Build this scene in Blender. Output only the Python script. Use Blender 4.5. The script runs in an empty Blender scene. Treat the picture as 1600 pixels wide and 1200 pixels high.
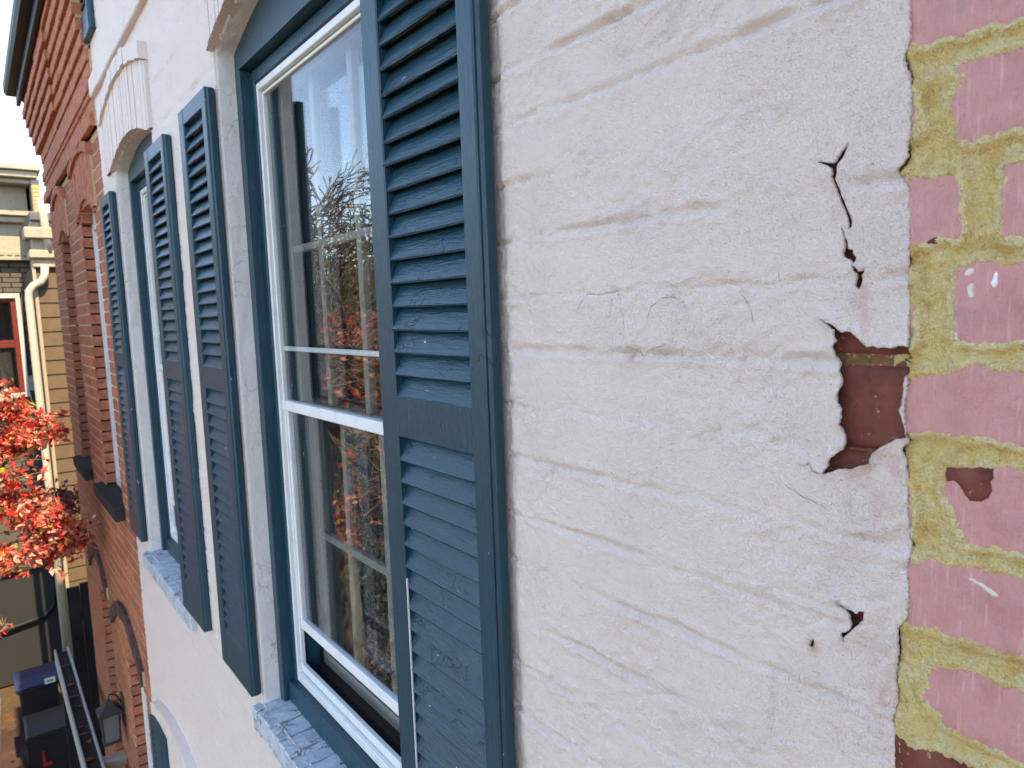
import bpy, bmesh, math, random
import numpy as np
from mathutils import Vector, Matrix
from mathutils.geometry import delaunay_2d_cdt

random.seed(7)
np.random.seed(7)
R = math.radians
scene = bpy.context.scene
COL = scene.collection
GZ = -5.1                      # ground level; the lens is at z = 0, on the upper storey

# ------------------------------------------------------------------ camera
yaw, pitch, roll = R(37.75), R(6.06), R(-1.98)
fw = Vector((math.cos(yaw) * math.cos(pitch), -math.sin(yaw) * math.cos(pitch), -math.sin(pitch)))
rt0 = fw.cross(Vector((0, 0, 1))).normalized()
up0 = rt0.cross(fw)
rt = math.cos(roll) * rt0 + math.sin(roll) * up0
up = -math.sin(roll) * rt0 + math.cos(roll) * up0
cam_d = bpy.data.cameras.new('camera')
cam = bpy.data.objects.new('camera', cam_d)
COL.objects.link(cam)
cam.matrix_world = Matrix(((rt.x, up.x, -fw.x, 0), (rt.y, up.y, -fw.y, 0.55), (rt.z, up.z, -fw.z, 0), (0, 0, 0, 1)))
cam_d.sensor_width = 36
cam_d.lens = 1080 / 1600 * 36
cam_d.clip_start = 0.02
cam_d.clip_end = 2000
cam_d.dof.use_dof = True
cam_d.dof.focus_distance = 0.95
cam_d.dof.aperture_fstop = 13
scene.camera = cam

# ------------------------------------------------------------------ sky and sun
SUN_EL = R(55)
to_sun = Vector((-math.cos(SUN_EL), -0.042, math.sin(SUN_EL))).normalized()
world = bpy.data.worlds.new('World')
scene.world = world
world.use_nodes = True
wn = world.node_tree
bg = wn.nodes['Background']
sky = wn.nodes.new('ShaderNodeTexSky')
sky.sky_type = 'NISHITA'
sky.sun_disc = False
sky.sun_elevation = SUN_EL
sky.sun_rotation = R(265.8)
sky.altitude = 2500
sky.air_density = 1.0
sky.dust_density = 0.0
sky.ozone_density = 5.0
wn.links.new(sky.outputs[0], bg.inputs[0])
bg.inputs[1].default_value = 0.15
sun_d = bpy.data.lights.new('sun', 'SUN')
sun_d.energy = 2.3
sun_d.angle = R(0.5)
sun_d.color = (1.0, 0.93, 0.82)
sun = bpy.data.objects.new('sun', sun_d)
COL.objects.link(sun)
sun.rotation_euler = (-to_sun).to_track_quat('-Z', 'Y').to_euler()
sun.location = (-20, -2, 30)

scene.view_settings.view_transform = 'Standard'
scene.view_settings.look = 'None'
scene.view_settings.exposure = 2.5
scene.view_settings.gamma = 1.0
scene.view_settings.use_curve_mapping = False
scene.view_settings.use_white_balance = True
scene.view_settings.white_balance_temperature = 9900
scene.view_settings.white_balance_tint = 12
scene.render.engine = 'CYCLES'
scene.cycles.use_denoising = True
scene.cycles.denoising_prefilter = 'NONE'
scene.cycles.max_bounces = 8
scene.cycles.transparent_max_bounces = 16
scene.cycles.caustics_reflective = False
scene.cycles.caustics_refractive = False


# ------------------------------------------------------------------ numeric helpers
def h2(ix, iy, s):
    n = (ix.astype(np.int64) * 374761393 + iy.astype(np.int64) * 668265263 + s * 974634777) & 0x7fffffff
    n = ((n ^ (n >> 13)) * 1274126177) & 0x7fffffff
    n = ((n ^ (n >> 16)) * 2246822519) & 0x7fffffff
    return ((n ^ (n >> 15)) & 0xffff) / 65535.0


def vn(x, y, s=0):
    x = np.asarray(x, float); y = np.asarray(y, float)
    ix = np.floor(x); iy = np.floor(y)
    fx = x - ix; fy = y - iy
    fx = fx * fx * (3 - 2 * fx); fy = fy * fy * (3 - 2 * fy)
    a = h2(ix, iy, s); b = h2(ix + 1, iy, s); c = h2(ix, iy + 1, s); d = h2(ix + 1, iy + 1, s)
    return (a * (1 - fx) + b * fx) * (1 - fy) + (c * (1 - fx) + d * fx) * fy


def fbm(x, y, o=3, s=0):
    t = 0; a = 0.5
    for k in range(o):
        t = t + a * (vn(x * 2 ** k, y * 2 ** k, s + 17 * k) - 0.5)
        a *= 0.55
    return t


def inpoly(px, pz, poly):
    ins = np.zeros(len(px), bool)
    n = len(poly)
    for i in range(n):
        x0, z0 = poly[i]; x1, z1 = poly[(i + 1) % n]
        if z0 == z1:
            continue
        c = ((z0 > pz) != (z1 > pz)) & (px < (x1 - x0) * (pz - z0) / (z1 - z0) + x0)
        ins ^= c
    return ins


def dpoly(px, pz, poly, closed=True):
    d = np.full(len(px), 9.0)
    n = len(poly)
    for i in range(n if closed else n - 1):
        x0, z0 = poly[i]; x1, z1 = poly[(i + 1) % n]
        dx, dz = x1 - x0, z1 - z0
        L = dx * dx + dz * dz + 1e-14
        t = np.clip(((px - x0) * dx + (pz - z0) * dz) / L, 0, 1)
        d = np.minimum(d, np.hypot(px - x0 - t * dx, pz - z0 - t * dz))
    return d


def dense(poly, step, jit=0.0, closed=True):
    out = []
    n = len(poly)
    for i in range(n if closed else n - 1):
        a = poly[i]; b = poly[(i + 1) % n]
        L = math.hypot(b[0] - a[0], b[1] - a[1])
        k = max(1, int(L / step))
        for j in range(k):
            t = j / k
            jj = jit if j else 0
            out.append((a[0] + (b[0] - a[0]) * t + random.uniform(-jj, jj), a[1] + (b[1] - a[1]) * t + random.uniform(-jj, jj)))
    if not closed:
        out.append(poly[-1])
    return out


# ------------------------------------------------------------------ object helpers
WL = {}


def wl(o):
    return WL.get(o.name, Vector((0, 0, 0)))


def put(o, parent=None, world_loc=(0, 0, 0)):
    COL.objects.link(o)
    w = Vector(world_loc)
    if parent is not None:
        o.parent = parent
        o.location = w - wl(parent)
    else:
        o.location = w
    WL[o.name] = w
    return o


def thing(name, loc, label, cat, group=None):
    o = bpy.data.objects.new(name, None)
    o.empty_display_size = 0.1
    put(o, None, loc)
    o['label'] = label; o['category'] = cat
    if group:
        o['group'] = group
    return o


def tag(o, label, cat, group=None):
    o['label'] = label; o['category'] = cat
    if group:
        o['group'] = group
    return o


def struct(o):
    o['kind'] = 'structure'
    return o


def me_from(name, verts, faces, mat=None, smooth=False):
    me = bpy.data.meshes.new(name)
    if isinstance(verts, np.ndarray):
        verts = verts.tolist()
    me.from_pydata(verts, [], faces if not isinstance(faces, np.ndarray) else faces.tolist())
    if mat:
        me.materials.append(mat)
    if smooth:
        me.polygons.foreach_set('use_smooth', [True] * len(me.polygons))
    me.update()
    return me


def obj(name, me, parent=None, loc=(0, 0, 0)):
    return put(bpy.data.objects.new(name, me), parent, loc)


class MB:
    """collects boxes, prisms and tubes; build() links them as one mesh object"""

    def __init__(s):
        s.v = []; s.f = []

    def add(s, v, f):
        n = len(s.v)
        s.v += [tuple(p) for p in v]
        s.f += [tuple(i + n for i in q) for q in f]
        return s

    def box(s, x0, x1, y0, y1, z0, z1, b=0.0, rot=None):
        if x0 > x1: x0, x1 = x1, x0
        if b <= 0:
            v = [(x, y, z) for x in (x0, x1) for y in (y0, y1) for z in (z0, z1)]
            f = [(0, 1, 3, 2), (4, 6, 7, 5), (0, 4, 5, 1), (2, 3, 7, 6), (0, 2, 6, 4), (1, 5, 7, 3)]
        else:
            b = min(b, (x1 - x0) * .45, (y1 - y0) * .45, (z1 - z0) * .45)
            c = ((x0 + x1) / 2, (y0 + y1) / 2, (z0 + z1) / 2)
            h = ((x1 - x0) / 2, (y1 - y0) / 2, (z1 - z0) / 2)
            v = []; idx = {}
            for sx in (-1, 1):
                for sy in (-1, 1):
                    for sz in (-1, 1):
                        for a in range(3):
                            q = [h[0] - b, h[1] - b, h[2] - b]
                            q[a] = h[a]
                            idx[(sx, sy, sz, a)] = len(v)
                            v.append((c[0] + sx * q[0], c[1] + sy * q[1], c[2] + sz * q[2]))
            f = []
            S = (-1, 1)
            for a in range(3):
                o1, o2 = [k for k in range(3) if k != a]
                for sa in S:
                    ring = []
                    for (p, q) in ((-1, -1), (1, -1), (1, 1), (-1, 1)):
                        t = [0, 0, 0]; t[a] = sa; t[o1] = p; t[o2] = q
                        ring.append(idx[(*t, a)])
                    flip = (sa < 0) ^ (a == 1)
                    f.append(tuple(ring[::-1] if flip else ring))
            for a in range(3):
                o1, o2 = [k for k in range(3) if k != a]
                for p in S:
                    for q in S:
                        r = []
                        for sa in S:
                            t = [0, 0, 0]; t[a] = sa; t[o1] = p; t[o2] = q
                            r.append((idx[(*t, o1)], idx[(*t, o2)]))
                        f.append((r[0][0], r[1][0], r[1][1], r[0][1]))
            for sx in S:
                for sy in S:
                    for sz in S:
                        f.append(tuple(idx[(sx, sy, sz, a)] for a in range(3)))
        if rot is not None:
            cx = Vector(((x0 + x1) / 2, (y0 + y1) / 2, (z0 + z1) / 2))
            v = [tuple(rot @ (Vector(p) - cx) + cx) for p in v]
        return s.add(v, f)

    def tube(s, pts, rad, n=8, cap=True):
        pts = [Vector(p) for p in pts]
        if not isinstance(rad, (list, tuple)):
            rad = [rad] * len(pts)
        v = []; f = []
        ref = Vector((0.13, 0.31, 0.94))
        for i, p in enumerate(pts):
            d = (pts[min(i + 1, len(pts) - 1)] - pts[max(i - 1, 0)])
            d = d.normalized() if d.length > 1e-9 else Vector((0, 0, 1))
            a = d.cross(ref)
            if a.length < 1e-3:
                a = d.cross(Vector((1, 0, 0)))
            a.normalize(); b = d.cross(a)
            for k in range(n):
                t = 2 * math.pi * k / n
                v.append(p + rad[i] * (math.cos(t) * a + math.sin(t) * b))
        for i in range(len(pts) - 1):
            for k in range(n):
                f.append((i * n + k, i * n + (k + 1) % n, (i + 1) * n + (k + 1) % n, (i + 1) * n + k))
        if cap:
            f.append(tuple(range(n))[::-1]); f.append(tuple((len(pts) - 1) * n + k for k in range(n)))
        return s.add(v, f)

    def prism_xz(s, poly, y0, y1):
        n = len(poly)
        v = [(x, y0, z) for x, z in poly] + [(x, y1, z) for x, z in poly]
        f = [tuple(range(n)), tuple(range(2 * n - 1, n - 1, -1))]
        f += [(i, n + i, n + (i + 1) % n, (i + 1) % n) for i in range(n)]
        return s.add(v, f)

    def mesh(s, name, mat, smooth=False):
        me = me_from(name, s.v, s.f, mat, smooth)
        bm = bmesh.new(); bm.from_mesh(me)
        bmesh.ops.recalc_face_normals(bm, faces=bm.faces)
        bm.to_mesh(me); bm.free()
        return me

    def build(s, name, mat, parent=None, smooth=False):
        return obj(name, s.mesh(name, mat, smooth), parent)


# ------------------------------------------------------------------ materials
def nt(name):
    m = bpy.data.materials.new(name)
    m.use_nodes = True
    t = m.node_tree
    return m, t, t.nodes['Principled BSDF']


def node(t, kind, **kw):
    n = t.nodes.new(kind)
    for k, v in kw.items():
        setattr(n, k, v)
    return n


def noise(t, pos, scale, detail=3, stretch=None, rough=0.55):
    n = node(t, 'ShaderNodeTexNoise')
    n.inputs['Scale'].default_value = scale
    n.inputs['Detail'].default_value = detail
    n.inputs['Roughness'].default_value = rough
    if stretch:
        mp = node(t, 'ShaderNodeMapping')
        mp.inputs['Scale'].default_value = stretch
        t.links.new(pos, mp.inputs[0])
        pos = mp.outputs[0]
    t.links.new(pos, n.inputs['Vector'])
    return n.outputs['Fac']


def ramp(t, fac, lo, hi):
    m = node(t, 'ShaderNodeMapRange')
    m.inputs['From Min'].default_value = lo
    m.inputs['From Max'].default_value = hi
    t.links.new(fac, m.inputs['Value'])
    return m.outputs[0]


def mix(t, fac, a, b):
    m = node(t, 'ShaderNodeMix', data_type='RGBA')
    t.links.new(fac, m.inputs['Factor'])
    for sock, v in (('A', a), ('B', b)):
        i = [q for q in m.inputs if q.name == sock and q.type == 'RGBA'][0]
        if isinstance(v, tuple):
            i.default_value = (*v, 1)
        else:
            t.links.new(v, i)
    return [q for q in m.outputs if q.type == 'RGBA'][0]


def stain(m, colr):
    t = m.node_tree; p = t.nodes['Principled BSDF']
    src = p.inputs['Base Color'].links[0].from_socket
    at = node(t, 'ShaderNodeAttribute', attribute_name='stain')
    t.links.new(mix(t, at.outputs['Fac'], src, colr), p.inputs['Base Color'])
    return m


def mat(name, base, rough=0.6, spec=0.5, var=(), bumps=(), rand=0.0, objco=False, cracks=None):
    """var: (scale, colour, lo, hi, detail, stretch); bumps: (scale, strength, distance, detail, stretch)"""
    m, t, p = nt(name)
    if objco:
        pos = node(t, 'ShaderNodeTexCoord').outputs['Object']
        info = node(t, 'ShaderNodeObjectInfo')
        ad = node(t, 'ShaderNodeVectorMath', operation='MULTIPLY_ADD')
        ad.inputs[1].default_value = (1, 1, 1)
        t.links.new(pos, ad.inputs[0])
        cm = node(t, 'ShaderNodeCombineXYZ')
        mu = node(t, 'ShaderNodeMath', operation='MULTIPLY'); mu.inputs[1].default_value = 37.0
        t.links.new(info.outputs['Random'], mu.inputs[0])
        for k in range(3):
            t.links.new(mu.outputs[0], cm.inputs[k])
        t.links.new(cm.outputs[0], ad.inputs[2])
        pos = ad.outputs[0]
    else:
        pos = node(t, 'ShaderNodeNewGeometry').outputs['Position']
    c = None
    rgb = node(t, 'ShaderNodeRGB'); rgb.outputs[0].default_value = (*base, 1)
    c = rgb.outputs[0]
    if rand:
        info = node(t, 'ShaderNodeObjectInfo')
        hsv = node(t, 'ShaderNodeHueSaturation')
        mr = node(t, 'ShaderNodeMapRange')
        mr.inputs['To Min'].default_value = 1 - rand; mr.inputs['To Max'].default_value = 1 + rand
        t.links.new(info.outputs['Random'], mr.inputs['Value'])
        t.links.new(mr.outputs[0], hsv.inputs['Value'])
        t.links.new(c, hsv.inputs['Color'])
        c = hsv.outputs[0]
    for q in var:
        sc, colr, lo, hi = q[:4]
        f = noise(t, pos, sc, q[4] if len(q) > 4 else 3, q[5] if len(q) > 5 else None)
        c = mix(t, ramp(t, f, lo, hi), c, colr)
    if cracks:
        sc, colr, wdt, lo, hi = cracks[:5]
        vo = node(t, 'ShaderNodeTexVoronoi', feature='DISTANCE_TO_EDGE')
        vo.inputs['Scale'].default_value = sc
        wv = node(t, 'ShaderNodeTexNoise'); wv.inputs['Scale'].default_value = sc * 1.7
        wv.inputs['Detail'].default_value = 4
        t.links.new(pos, wv.inputs['Vector'])
        sc2 = node(t, 'ShaderNodeVectorMath', operation='MULTIPLY_ADD')
        k = 0.9 / sc
        sc2.inputs[1].default_value = (k, k, k)
        t.links.new(wv.outputs['Color'], sc2.inputs[0]); t.links.new(pos, sc2.inputs[2])
        t.links.new(sc2.outputs[0], vo.inputs['Vector'])
        ln = ramp(t, vo.outputs['Distance'], wdt, 0.0)
        msk = ramp(t, noise(t, pos, sc * 0.35, 2), lo, hi)
        ml = node(t, 'ShaderNodeMath', operation='MULTIPLY')
        t.links.new(ln, ml.inputs[0]); t.links.new(msk, ml.inputs[1])
        c = mix(t, ml.outputs[0], c, colr)
        crack_out = ml.outputs[0]
    t.links.new(c, p.inputs['Base Color'])
    p.inputs['Roughness'].default_value = rough
    p.inputs['Specular IOR Level'].default_value = spec
    prev = None
    if cracks and len(cracks) > 5:
        b = node(t, 'ShaderNodeBump', invert=True)
        b.inputs['Strength'].default_value = 1.0
        b.inputs['Distance'].default_value = cracks[5]
        t.links.new(crack_out, b.inputs['Height'])
        prev = b.outputs[0]
    for q in bumps:
        sc, st, di = q[:3]
        f = noise(t, pos, sc, q[3] if len(q) > 3 else 3, q[4] if len(q) > 4 else None)
        b = node(t, 'ShaderNodeBump')
        b.inputs['Strength'].default_value = st
        b.inputs['Distance'].default_value = di
        if len(q) > 5:
            mk = ramp(t, noise(t, pos, q[5][0], 3), q[5][1], q[5][2])
            mm = node(t, 'ShaderNodeMath', operation='MULTIPLY')
            t.links.new(f, mm.inputs[0]); t.links.new(mk, mm.inputs[1])
            f = mm.outputs[0]
        t.links.new(f, b.inputs['Height'])
        if prev:
            t.links.new(prev, b.inputs['Normal'])
        prev = b.outputs[0]
    if prev:
        t.links.new(prev, p.inputs['Normal'])
    return m


def glass(name, tint=(0.93, 0.96, 0.97), dust=0.0):
    m, t, p = nt(name)
    t.nodes.remove(p)
    out = t.nodes['Material Output']
    lw = node(t, 'ShaderNodeLayerWeight'); lw.inputs['Blend'].default_value = 0.5
    pw = node(t, 'ShaderNodeMath', operation='POWER'); pw.inputs[1].default_value = 5.0
    t.links.new(lw.outputs['Facing'], pw.inputs[0])
    ma = node(t, 'ShaderNodeMath', operation='MULTIPLY_ADD')
    ma.inputs[1].default_value = 0.957; ma.inputs[2].default_value = 0.043
    t.links.new(pw.outputs[0], ma.inputs[0])
    tr = node(t, 'ShaderNodeBsdfTransparent'); tr.inputs[0].default_value = (*tint, 1)
    gl = node(t, 'ShaderNodeBsdfGlossy'); gl.inputs['Roughness'].default_value = 0.0
    gl.inputs[0].default_value = (1, 1, 1, 1)
    base = tr.outputs[0]
    if dust:
        df = node(t, 'ShaderNodeBsdfDiffuse'); df.inputs[0].default_value = (0.5, 0.5, 0.48, 1)
        pos = node(t, 'ShaderNodeNewGeometry').outputs['Position']
        f = ramp(t, noise(t, pos, 30, 4, (2.5, 1, 0.35)), 0.45, 0.8)
        mu = node(t, 'ShaderNodeMath', operation='MULTIPLY'); mu.inputs[1].default_value = dust
        t.links.new(f, mu.inputs[0])
        m0 = node(t, 'ShaderNodeMixShader')
        t.links.new(mu.outputs[0], m0.inputs[0]); t.links.new(base, m0.inputs[1]); t.links.new(df.outputs[0], m0.inputs[2])
        base = m0.outputs[0]
    mx = node(t, 'ShaderNodeMixShader')
    t.links.new(ma.outputs[0], mx.inputs[0]); t.links.new(base, mx.inputs[1]); t.links.new(gl.outputs[0], mx.inputs[2])
    t.links.new(mx.outputs[0], out.inputs[0])
    return m


def leaf_mat(name):
    m, t, p = nt(name)
    at = node(t, 'ShaderNodeAttribute', attribute_name='tint')
    t.links.new(at.outputs['Color'], p.inputs['Base Color'])
    p.inputs['Roughness'].default_value = 0.45
    tl = node(t, 'ShaderNodeBsdfTranslucent')
    t.links.new(at.outputs['Color'], tl.inputs[0])
    mx = node(t, 'ShaderNodeMixShader'); mx.inputs[0].default_value = 0.45
    t.links.new(p.outputs[0], mx.inputs[1]); t.links.new(tl.outputs[0], mx.inputs[2])
    t.links.new(mx.outputs[0], t.nodes['Material Output'].inputs[0])
    return m


MT = {}
MT['white'] = mat('white_wall_paint', (0.86, 0.735, 0.67), 0.5, 0.3,
                  var=[(7, (0.84, 0.705, 0.65), 0.45, 0.75), (60, (0.79, 0.66, 0.57), 0.58, 0.85, 6), (190, (0.57, 0.44, 0.34), 0.72, 0.80, 4)],
                  bumps=[(75, 0.7, 0.0018, 5), (190, 1.0, 0.0046, 6, (1.0, 1.0, 1.3), (13, 0.40, 0.80)), (380, 1.0, 0.0025, 5), (1000, 1.0, 0.0018, 3)],
                  cracks=(30, (0.46, 0.39, 0.33), 0.006, 0.60, 0.72, 0.0004))
MT['white_near'] = stain(MT['white'].copy(), (0.60, 0.30, 0.22))
MT['white_near'].name = 'white_wall_paint_stained'
MT['reveal'] = mat('white_reveal_paint', (0.74, 0.70, 0.67), 0.55, 0.3,
                   var=[(20, (0.66, 0.63, 0.60), 0.5, 0.8, 4)],
                   bumps=[(60, 0.8, 0.0028, 5), (260, 0.8, 0.0012, 3)],
                   cracks=(18, (0.36, 0.33, 0.30), 0.012, 0.46, 0.58, 0.0010))
MT['sillp'] = mat('worn_sill_paint', (0.46, 0.52, 0.57), 0.5, 0.4,
                  var=[(38, (0.34, 0.40, 0.45), 0.45, 0.75, 4), (90, (0.18, 0.17, 0.15), 0.66, 0.72, 4)],
                  bumps=[(70, 0.6, 0.003, 4), (300, 0.5, 0.001, 3)],
                  cracks=(32, (0.05, 0.04, 0.03), 0.05, 0.50, 0.58, 0.002))
MT['patched'] = mat('red_underbrick', (0.17, 0.042, 0.032), 0.7, 0.3,
                    var=[(60, (0.09, 0.024, 0.02), 0.42, 0.66, 5), (28, (0.22, 0.065, 0.045), 0.5, 0.7, 5), (150, (0.50, 0.32, 0.22), 0.64, 0.74, 5)],
                    bumps=[(120, 0.6, 0.002, 4), (500, 0.4, 0.0006, 3)])
MT['undermortar'] = mat('old_mortar', (0.22, 0.105, 0.05), 0.9, 0.2,
                        var=[(140, (0.16, 0.08, 0.045), 0.45, 0.62, 5), (300, (0.52, 0.38, 0.24), 0.6, 0.72, 4)], bumps=[(200, 1.0, 0.005, 5)])
MT['pink'] = mat('pink_brick_paint', (0.59, 0.275, 0.262), 0.5, 0.35,
                 var=[(35, (0.49, 0.21, 0.20), 0.45, 0.75, 5), (90, (0.70, 0.42, 0.40), 0.58, 0.76, 5, (3.0, 1, 0.25)), (28, (0.46, 0.235, 0.235), 0.60, 0.72, 6), (900, (0.55, 0.35, 0.34), 0.66, 0.78, 2)],
                 bumps=[(70, 0.9, 0.0030, 5), (230, 0.9, 0.0014, 4, (3.5, 1, 0.3)), (800, 0.7, 0.0008, 2)])
MT['ymortar'] = mat('ochre_mortar', (0.76, 0.55, 0.225), 0.95, 0.15,
                    var=[(60, (0.76, 0.62, 0.34), 0.45, 0.65, 5), (38, (0.64, 0.40, 0.14), 0.52, 0.70, 5), (520, (0.46, 0.32, 0.14), 0.60, 0.76, 4), (430, (0.82, 0.69, 0.42), 0.58, 0.74, 4)],
                    bumps=[(260, 1.0, 0.0042, 5), (800, 1.0, 0.0024, 3)])
MT['ymortar2'] = mat('pale_mortar_smear', (0.77, 0.62, 0.32), 0.95, 0.15,
                     var=[(60, (0.76, 0.60, 0.32), 0.45, 0.70, 5), (480, (0.46, 0.38, 0.20), 0.58, 0.74, 4), (500, (0.82, 0.74, 0.52), 0.56, 0.70, 4)],
                     bumps=[(260, 1.0, 0.0040, 5), (800, 1.0, 0.0022, 3)])
BLUE = (0.004, 0.047, 0.073)
chips = [(75, (0.62, 0.63, 0.62), 0.735, 0.742, 3, (0.5, 1.6, 1.6)), (26, (0.010, 0.058, 0.086), 0.5, 0.8, 4), (240, (0.11, 0.17, 0.22), 0.66, 0.80, 4, (0.35, 1.5, 1.5))]
MT['blue_h'] = mat('slate_blue_louver_paint', BLUE, 0.33, 0.42, var=chips, objco=True,
                   bumps=[(90, 0.8, 0.0022, 4, (0.25, 1.5, 1.5)), (320, 0.8, 0.0008, 4, (0.22, 1.6, 1.6))],
                   cracks=(45, (0.015, 0.03, 0.045), 0.03, 0.56, 0.64, 0.0008))
chips_v = [(60, (0.55, 0.57, 0.57), 0.745, 0.75, 3, (1.6, 1.6, 0.5)), (20, (0.010, 0.055, 0.082), 0.5, 0.8, 4), (220, (0.10, 0.155, 0.21), 0.68, 0.82, 4, (1.6, 1.6, 0.25))]
MT['blue_v'] = mat('slate_blue_stile_paint', BLUE, 0.33, 0.42, var=chips_v,
                   bumps=[(80, 0.8, 0.0020, 4, (1.5, 1.5, 0.2)), (330, 0.9, 0.0012, 4, (1.5, 1.5, 0.18))],
                   cracks=(22, (0.015, 0.03, 0.045), 0.012, 0.60, 0.66, 0.0008))
MT['vinyl'] = mat('white_storm_frame', (0.74, 0.75, 0.75), 0.35, 0.5, var=[(25, (0.62, 0.63, 0.62), 0.5, 0.8, 4)], bumps=[(200, 0.1, 0.0005)])
MT['sash'] = mat('off_white_sash', (0.24, 0.22, 0.19), 0.5, 0.4, var=[(30, (0.17, 0.155, 0.135), 0.5, 0.8, 4)])
MT['glass'] = glass('window_glass')
MT['dglass'] = glass('dusty_glass', dust=0.05)
MT['screen'] = mat('black_insect_screen', (0.012, 0.013, 0.014), 0.6, 0.3)
MT['ivy'] = mat('dark_ground_cover', (0.05, 0.05, 0.028), 0.9, 0.15, var=[(12, (0.09, 0.06, 0.03), 0.5, 0.7, 5)], bumps=[(25, 0.8, 0.03)])
MT['paintspot'] = mat('pale_paint_spot', (0.66, 0.62, 0.52), 0.7, 0.2, bumps=[(400, 0.8, 0.0015, 4)])
MT['darkwall'] = mat('charcoal_base_paint', (0.022, 0.023, 0.024), 0.6, 0.3)
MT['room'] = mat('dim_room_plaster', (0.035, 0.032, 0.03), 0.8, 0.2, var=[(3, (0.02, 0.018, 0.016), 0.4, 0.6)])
MT['curtain'] = mat('room_curtain', (0.34, 0.31, 0.28), 0.9, 0.1)
MT['redbrick'] = mat('red_brick', (0.42, 0.15, 0.085), 0.8, 0.25, rand=0.25,
                     var=[(30, (0.27, 0.078, 0.052), 0.45, 0.7, 4), (130, (0.45, 0.16, 0.12), 0.62, 0.8, 3)],
                     bumps=[(160, 0.5, 0.002, 4)])
MT['darkbrick'] = mat('dark_arch_brick', (0.085, 0.055, 0.05), 0.8, 0.25, rand=0.3,
                      var=[(40, (0.15, 0.07, 0.055), 0.5, 0.8, 4)], bumps=[(160, 0.5, 0.002, 4)])
MT['tanmortar'] = mat('tan_mortar', (0.56, 0.40, 0.24), 0.9, 0.2, var=[(50, (0.36, 0.25, 0.15), 0.45, 0.75, 4)], bumps=[(250, 0.7, 0.002, 4)])
MT['slate'] = mat('dark_stone_sill', (0.032, 0.03, 0.029), 0.85, 0.15, var=[(30, (0.06, 0.056, 0.052), 0.5, 0.8, 4)], bumps=[(120, 0.5, 0.002)])
MT['oldwhite'] = mat('weathered_white_wood', (0.62, 0.63, 0.63), 0.6, 0.3, var=[(40, (0.42, 0.42, 0.40), 0.55, 0.75, 4)], bumps=[(60, 0.5, 0.002, 4, (2, 2, 0.3))])
MT['gutter'] = mat('black_gutter_metal', (0.008, 0.010, 0.014), 0.5, 0.2, var=[(6, (0.02, 0.023, 0.028), 0.5, 0.8)])
MT['soffit'] = mat('grey_soffit_board', (0.22, 0.225, 0.23), 0.7, 0.3, var=[(20, (0.11, 0.11, 0.11), 0.5, 0.8, 4)])
MT['siding'] = mat('tan_siding_paint', (0.10, 0.066, 0.040), 0.7, 0.3, var=[(12, (0.085, 0.055, 0.032), 0.45, 0.75, 4)], bumps=[(60, 0.3, 0.002, 4, (1, 0.2, 2))])
MT['greybrick'] = mat('taupe_painted_brick', (0.085, 0.072, 0.058), 0.75, 0.3, rand=0.05, var=[(8, (0.07, 0.06, 0.047), 0.45, 0.75, 4)], bumps=[(60, 0.4, 0.004)])
MT['cream'] = mat('cream_trim_paint', (0.30, 0.26, 0.195), 0.6, 0.3, var=[(14, (0.21, 0.16, 0.10), 0.55, 0.80, 5)])
MT['spout'] = mat('cream_downspout_paint', (0.38, 0.34, 0.27), 0.5, 0.4, var=[(5, (0.28, 0.16, 0.07), 0.62, 0.76, 4)])
MT['olive'] = mat('olive_soffit_board', (0.30, 0.27, 0.12), 0.7, 0.3, var=[(15, (0.22, 0.19, 0.08), 0.5, 0.8, 4)])
MT['dimtrim'] = mat('grey_white_trim', (0.34, 0.34, 0.33), 0.6, 0.3)
MT['redwood'] = mat('red_window_paint', (0.13, 0.018, 0.012), 0.45, 0.3, var=[(25, (0.09, 0.013, 0.01), 0.5, 0.8, 4)])
MT['bluebin'] = mat('blue_bin_plastic', (0.010, 0.018, 0.055), 0.45, 0.4, bumps=[(300, 0.1, 0.001)])
MT['blackbin'] = mat('black_bin_plastic', (0.017, 0.019, 0.022), 0.5, 0.4, bumps=[(300, 0.1, 0.001)])
MT['label'] = mat('paper_label', (0.6, 0.62, 0.6), 0.6)
MT['green'] = mat('green_print', (0.08, 0.22, 0.05), 0.6)
MT['redmark'] = mat('red_mark_paint', (0.5, 0.02, 0.015), 0.5)
MT['iron'] = mat('black_iron', (0.018, 0.018, 0.02), 0.45, 0.5, bumps=[(200, 0.2, 0.001)])
MT['frost'] = mat('frosted_lantern_glass', (0.11, 0.115, 0.12), 0.25, 0.5)
MT['bark'] = mat('grey_brown_bark', (0.14, 0.115, 0.085), 0.9, 0.2, var=[(20, (0.24, 0.21, 0.16), 0.5, 0.75, 4)], bumps=[(60, 0.8, 0.006, 4, (1, 1, 0.3))])
MT['leaf'] = leaf_mat('autumn_leaf')
MT['asphalt'] = mat('asphalt', (0.06, 0.06, 0.062), 0.85, 0.3, var=[(1.5, (0.085, 0.083, 0.08), 0.4, 0.7, 4)], bumps=[(150, 0.5, 0.004)])
MT['paving'] = mat('brick_paving', (0.05, 0.026, 0.022), 0.85, 0.2, rand=0.25, var=[(6, (0.035, 0.02, 0.017), 0.4, 0.7, 4)], bumps=[(100, 0.5, 0.003)])
MT['concrete'] = mat('concrete', (0.20, 0.175, 0.145), 0.85, 0.25, var=[(3, (0.16, 0.14, 0.115), 0.4, 0.7, 5)], bumps=[(120, 0.4, 0.003)])
MT['earth'] = mat('leaf_strewn_earth', (0.06, 0.042, 0.026), 0.95, 0.15, var=[(9, (0.12, 0.05, 0.02), 0.5, 0.65, 5)], bumps=[(30, 0.8, 0.02)])
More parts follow.
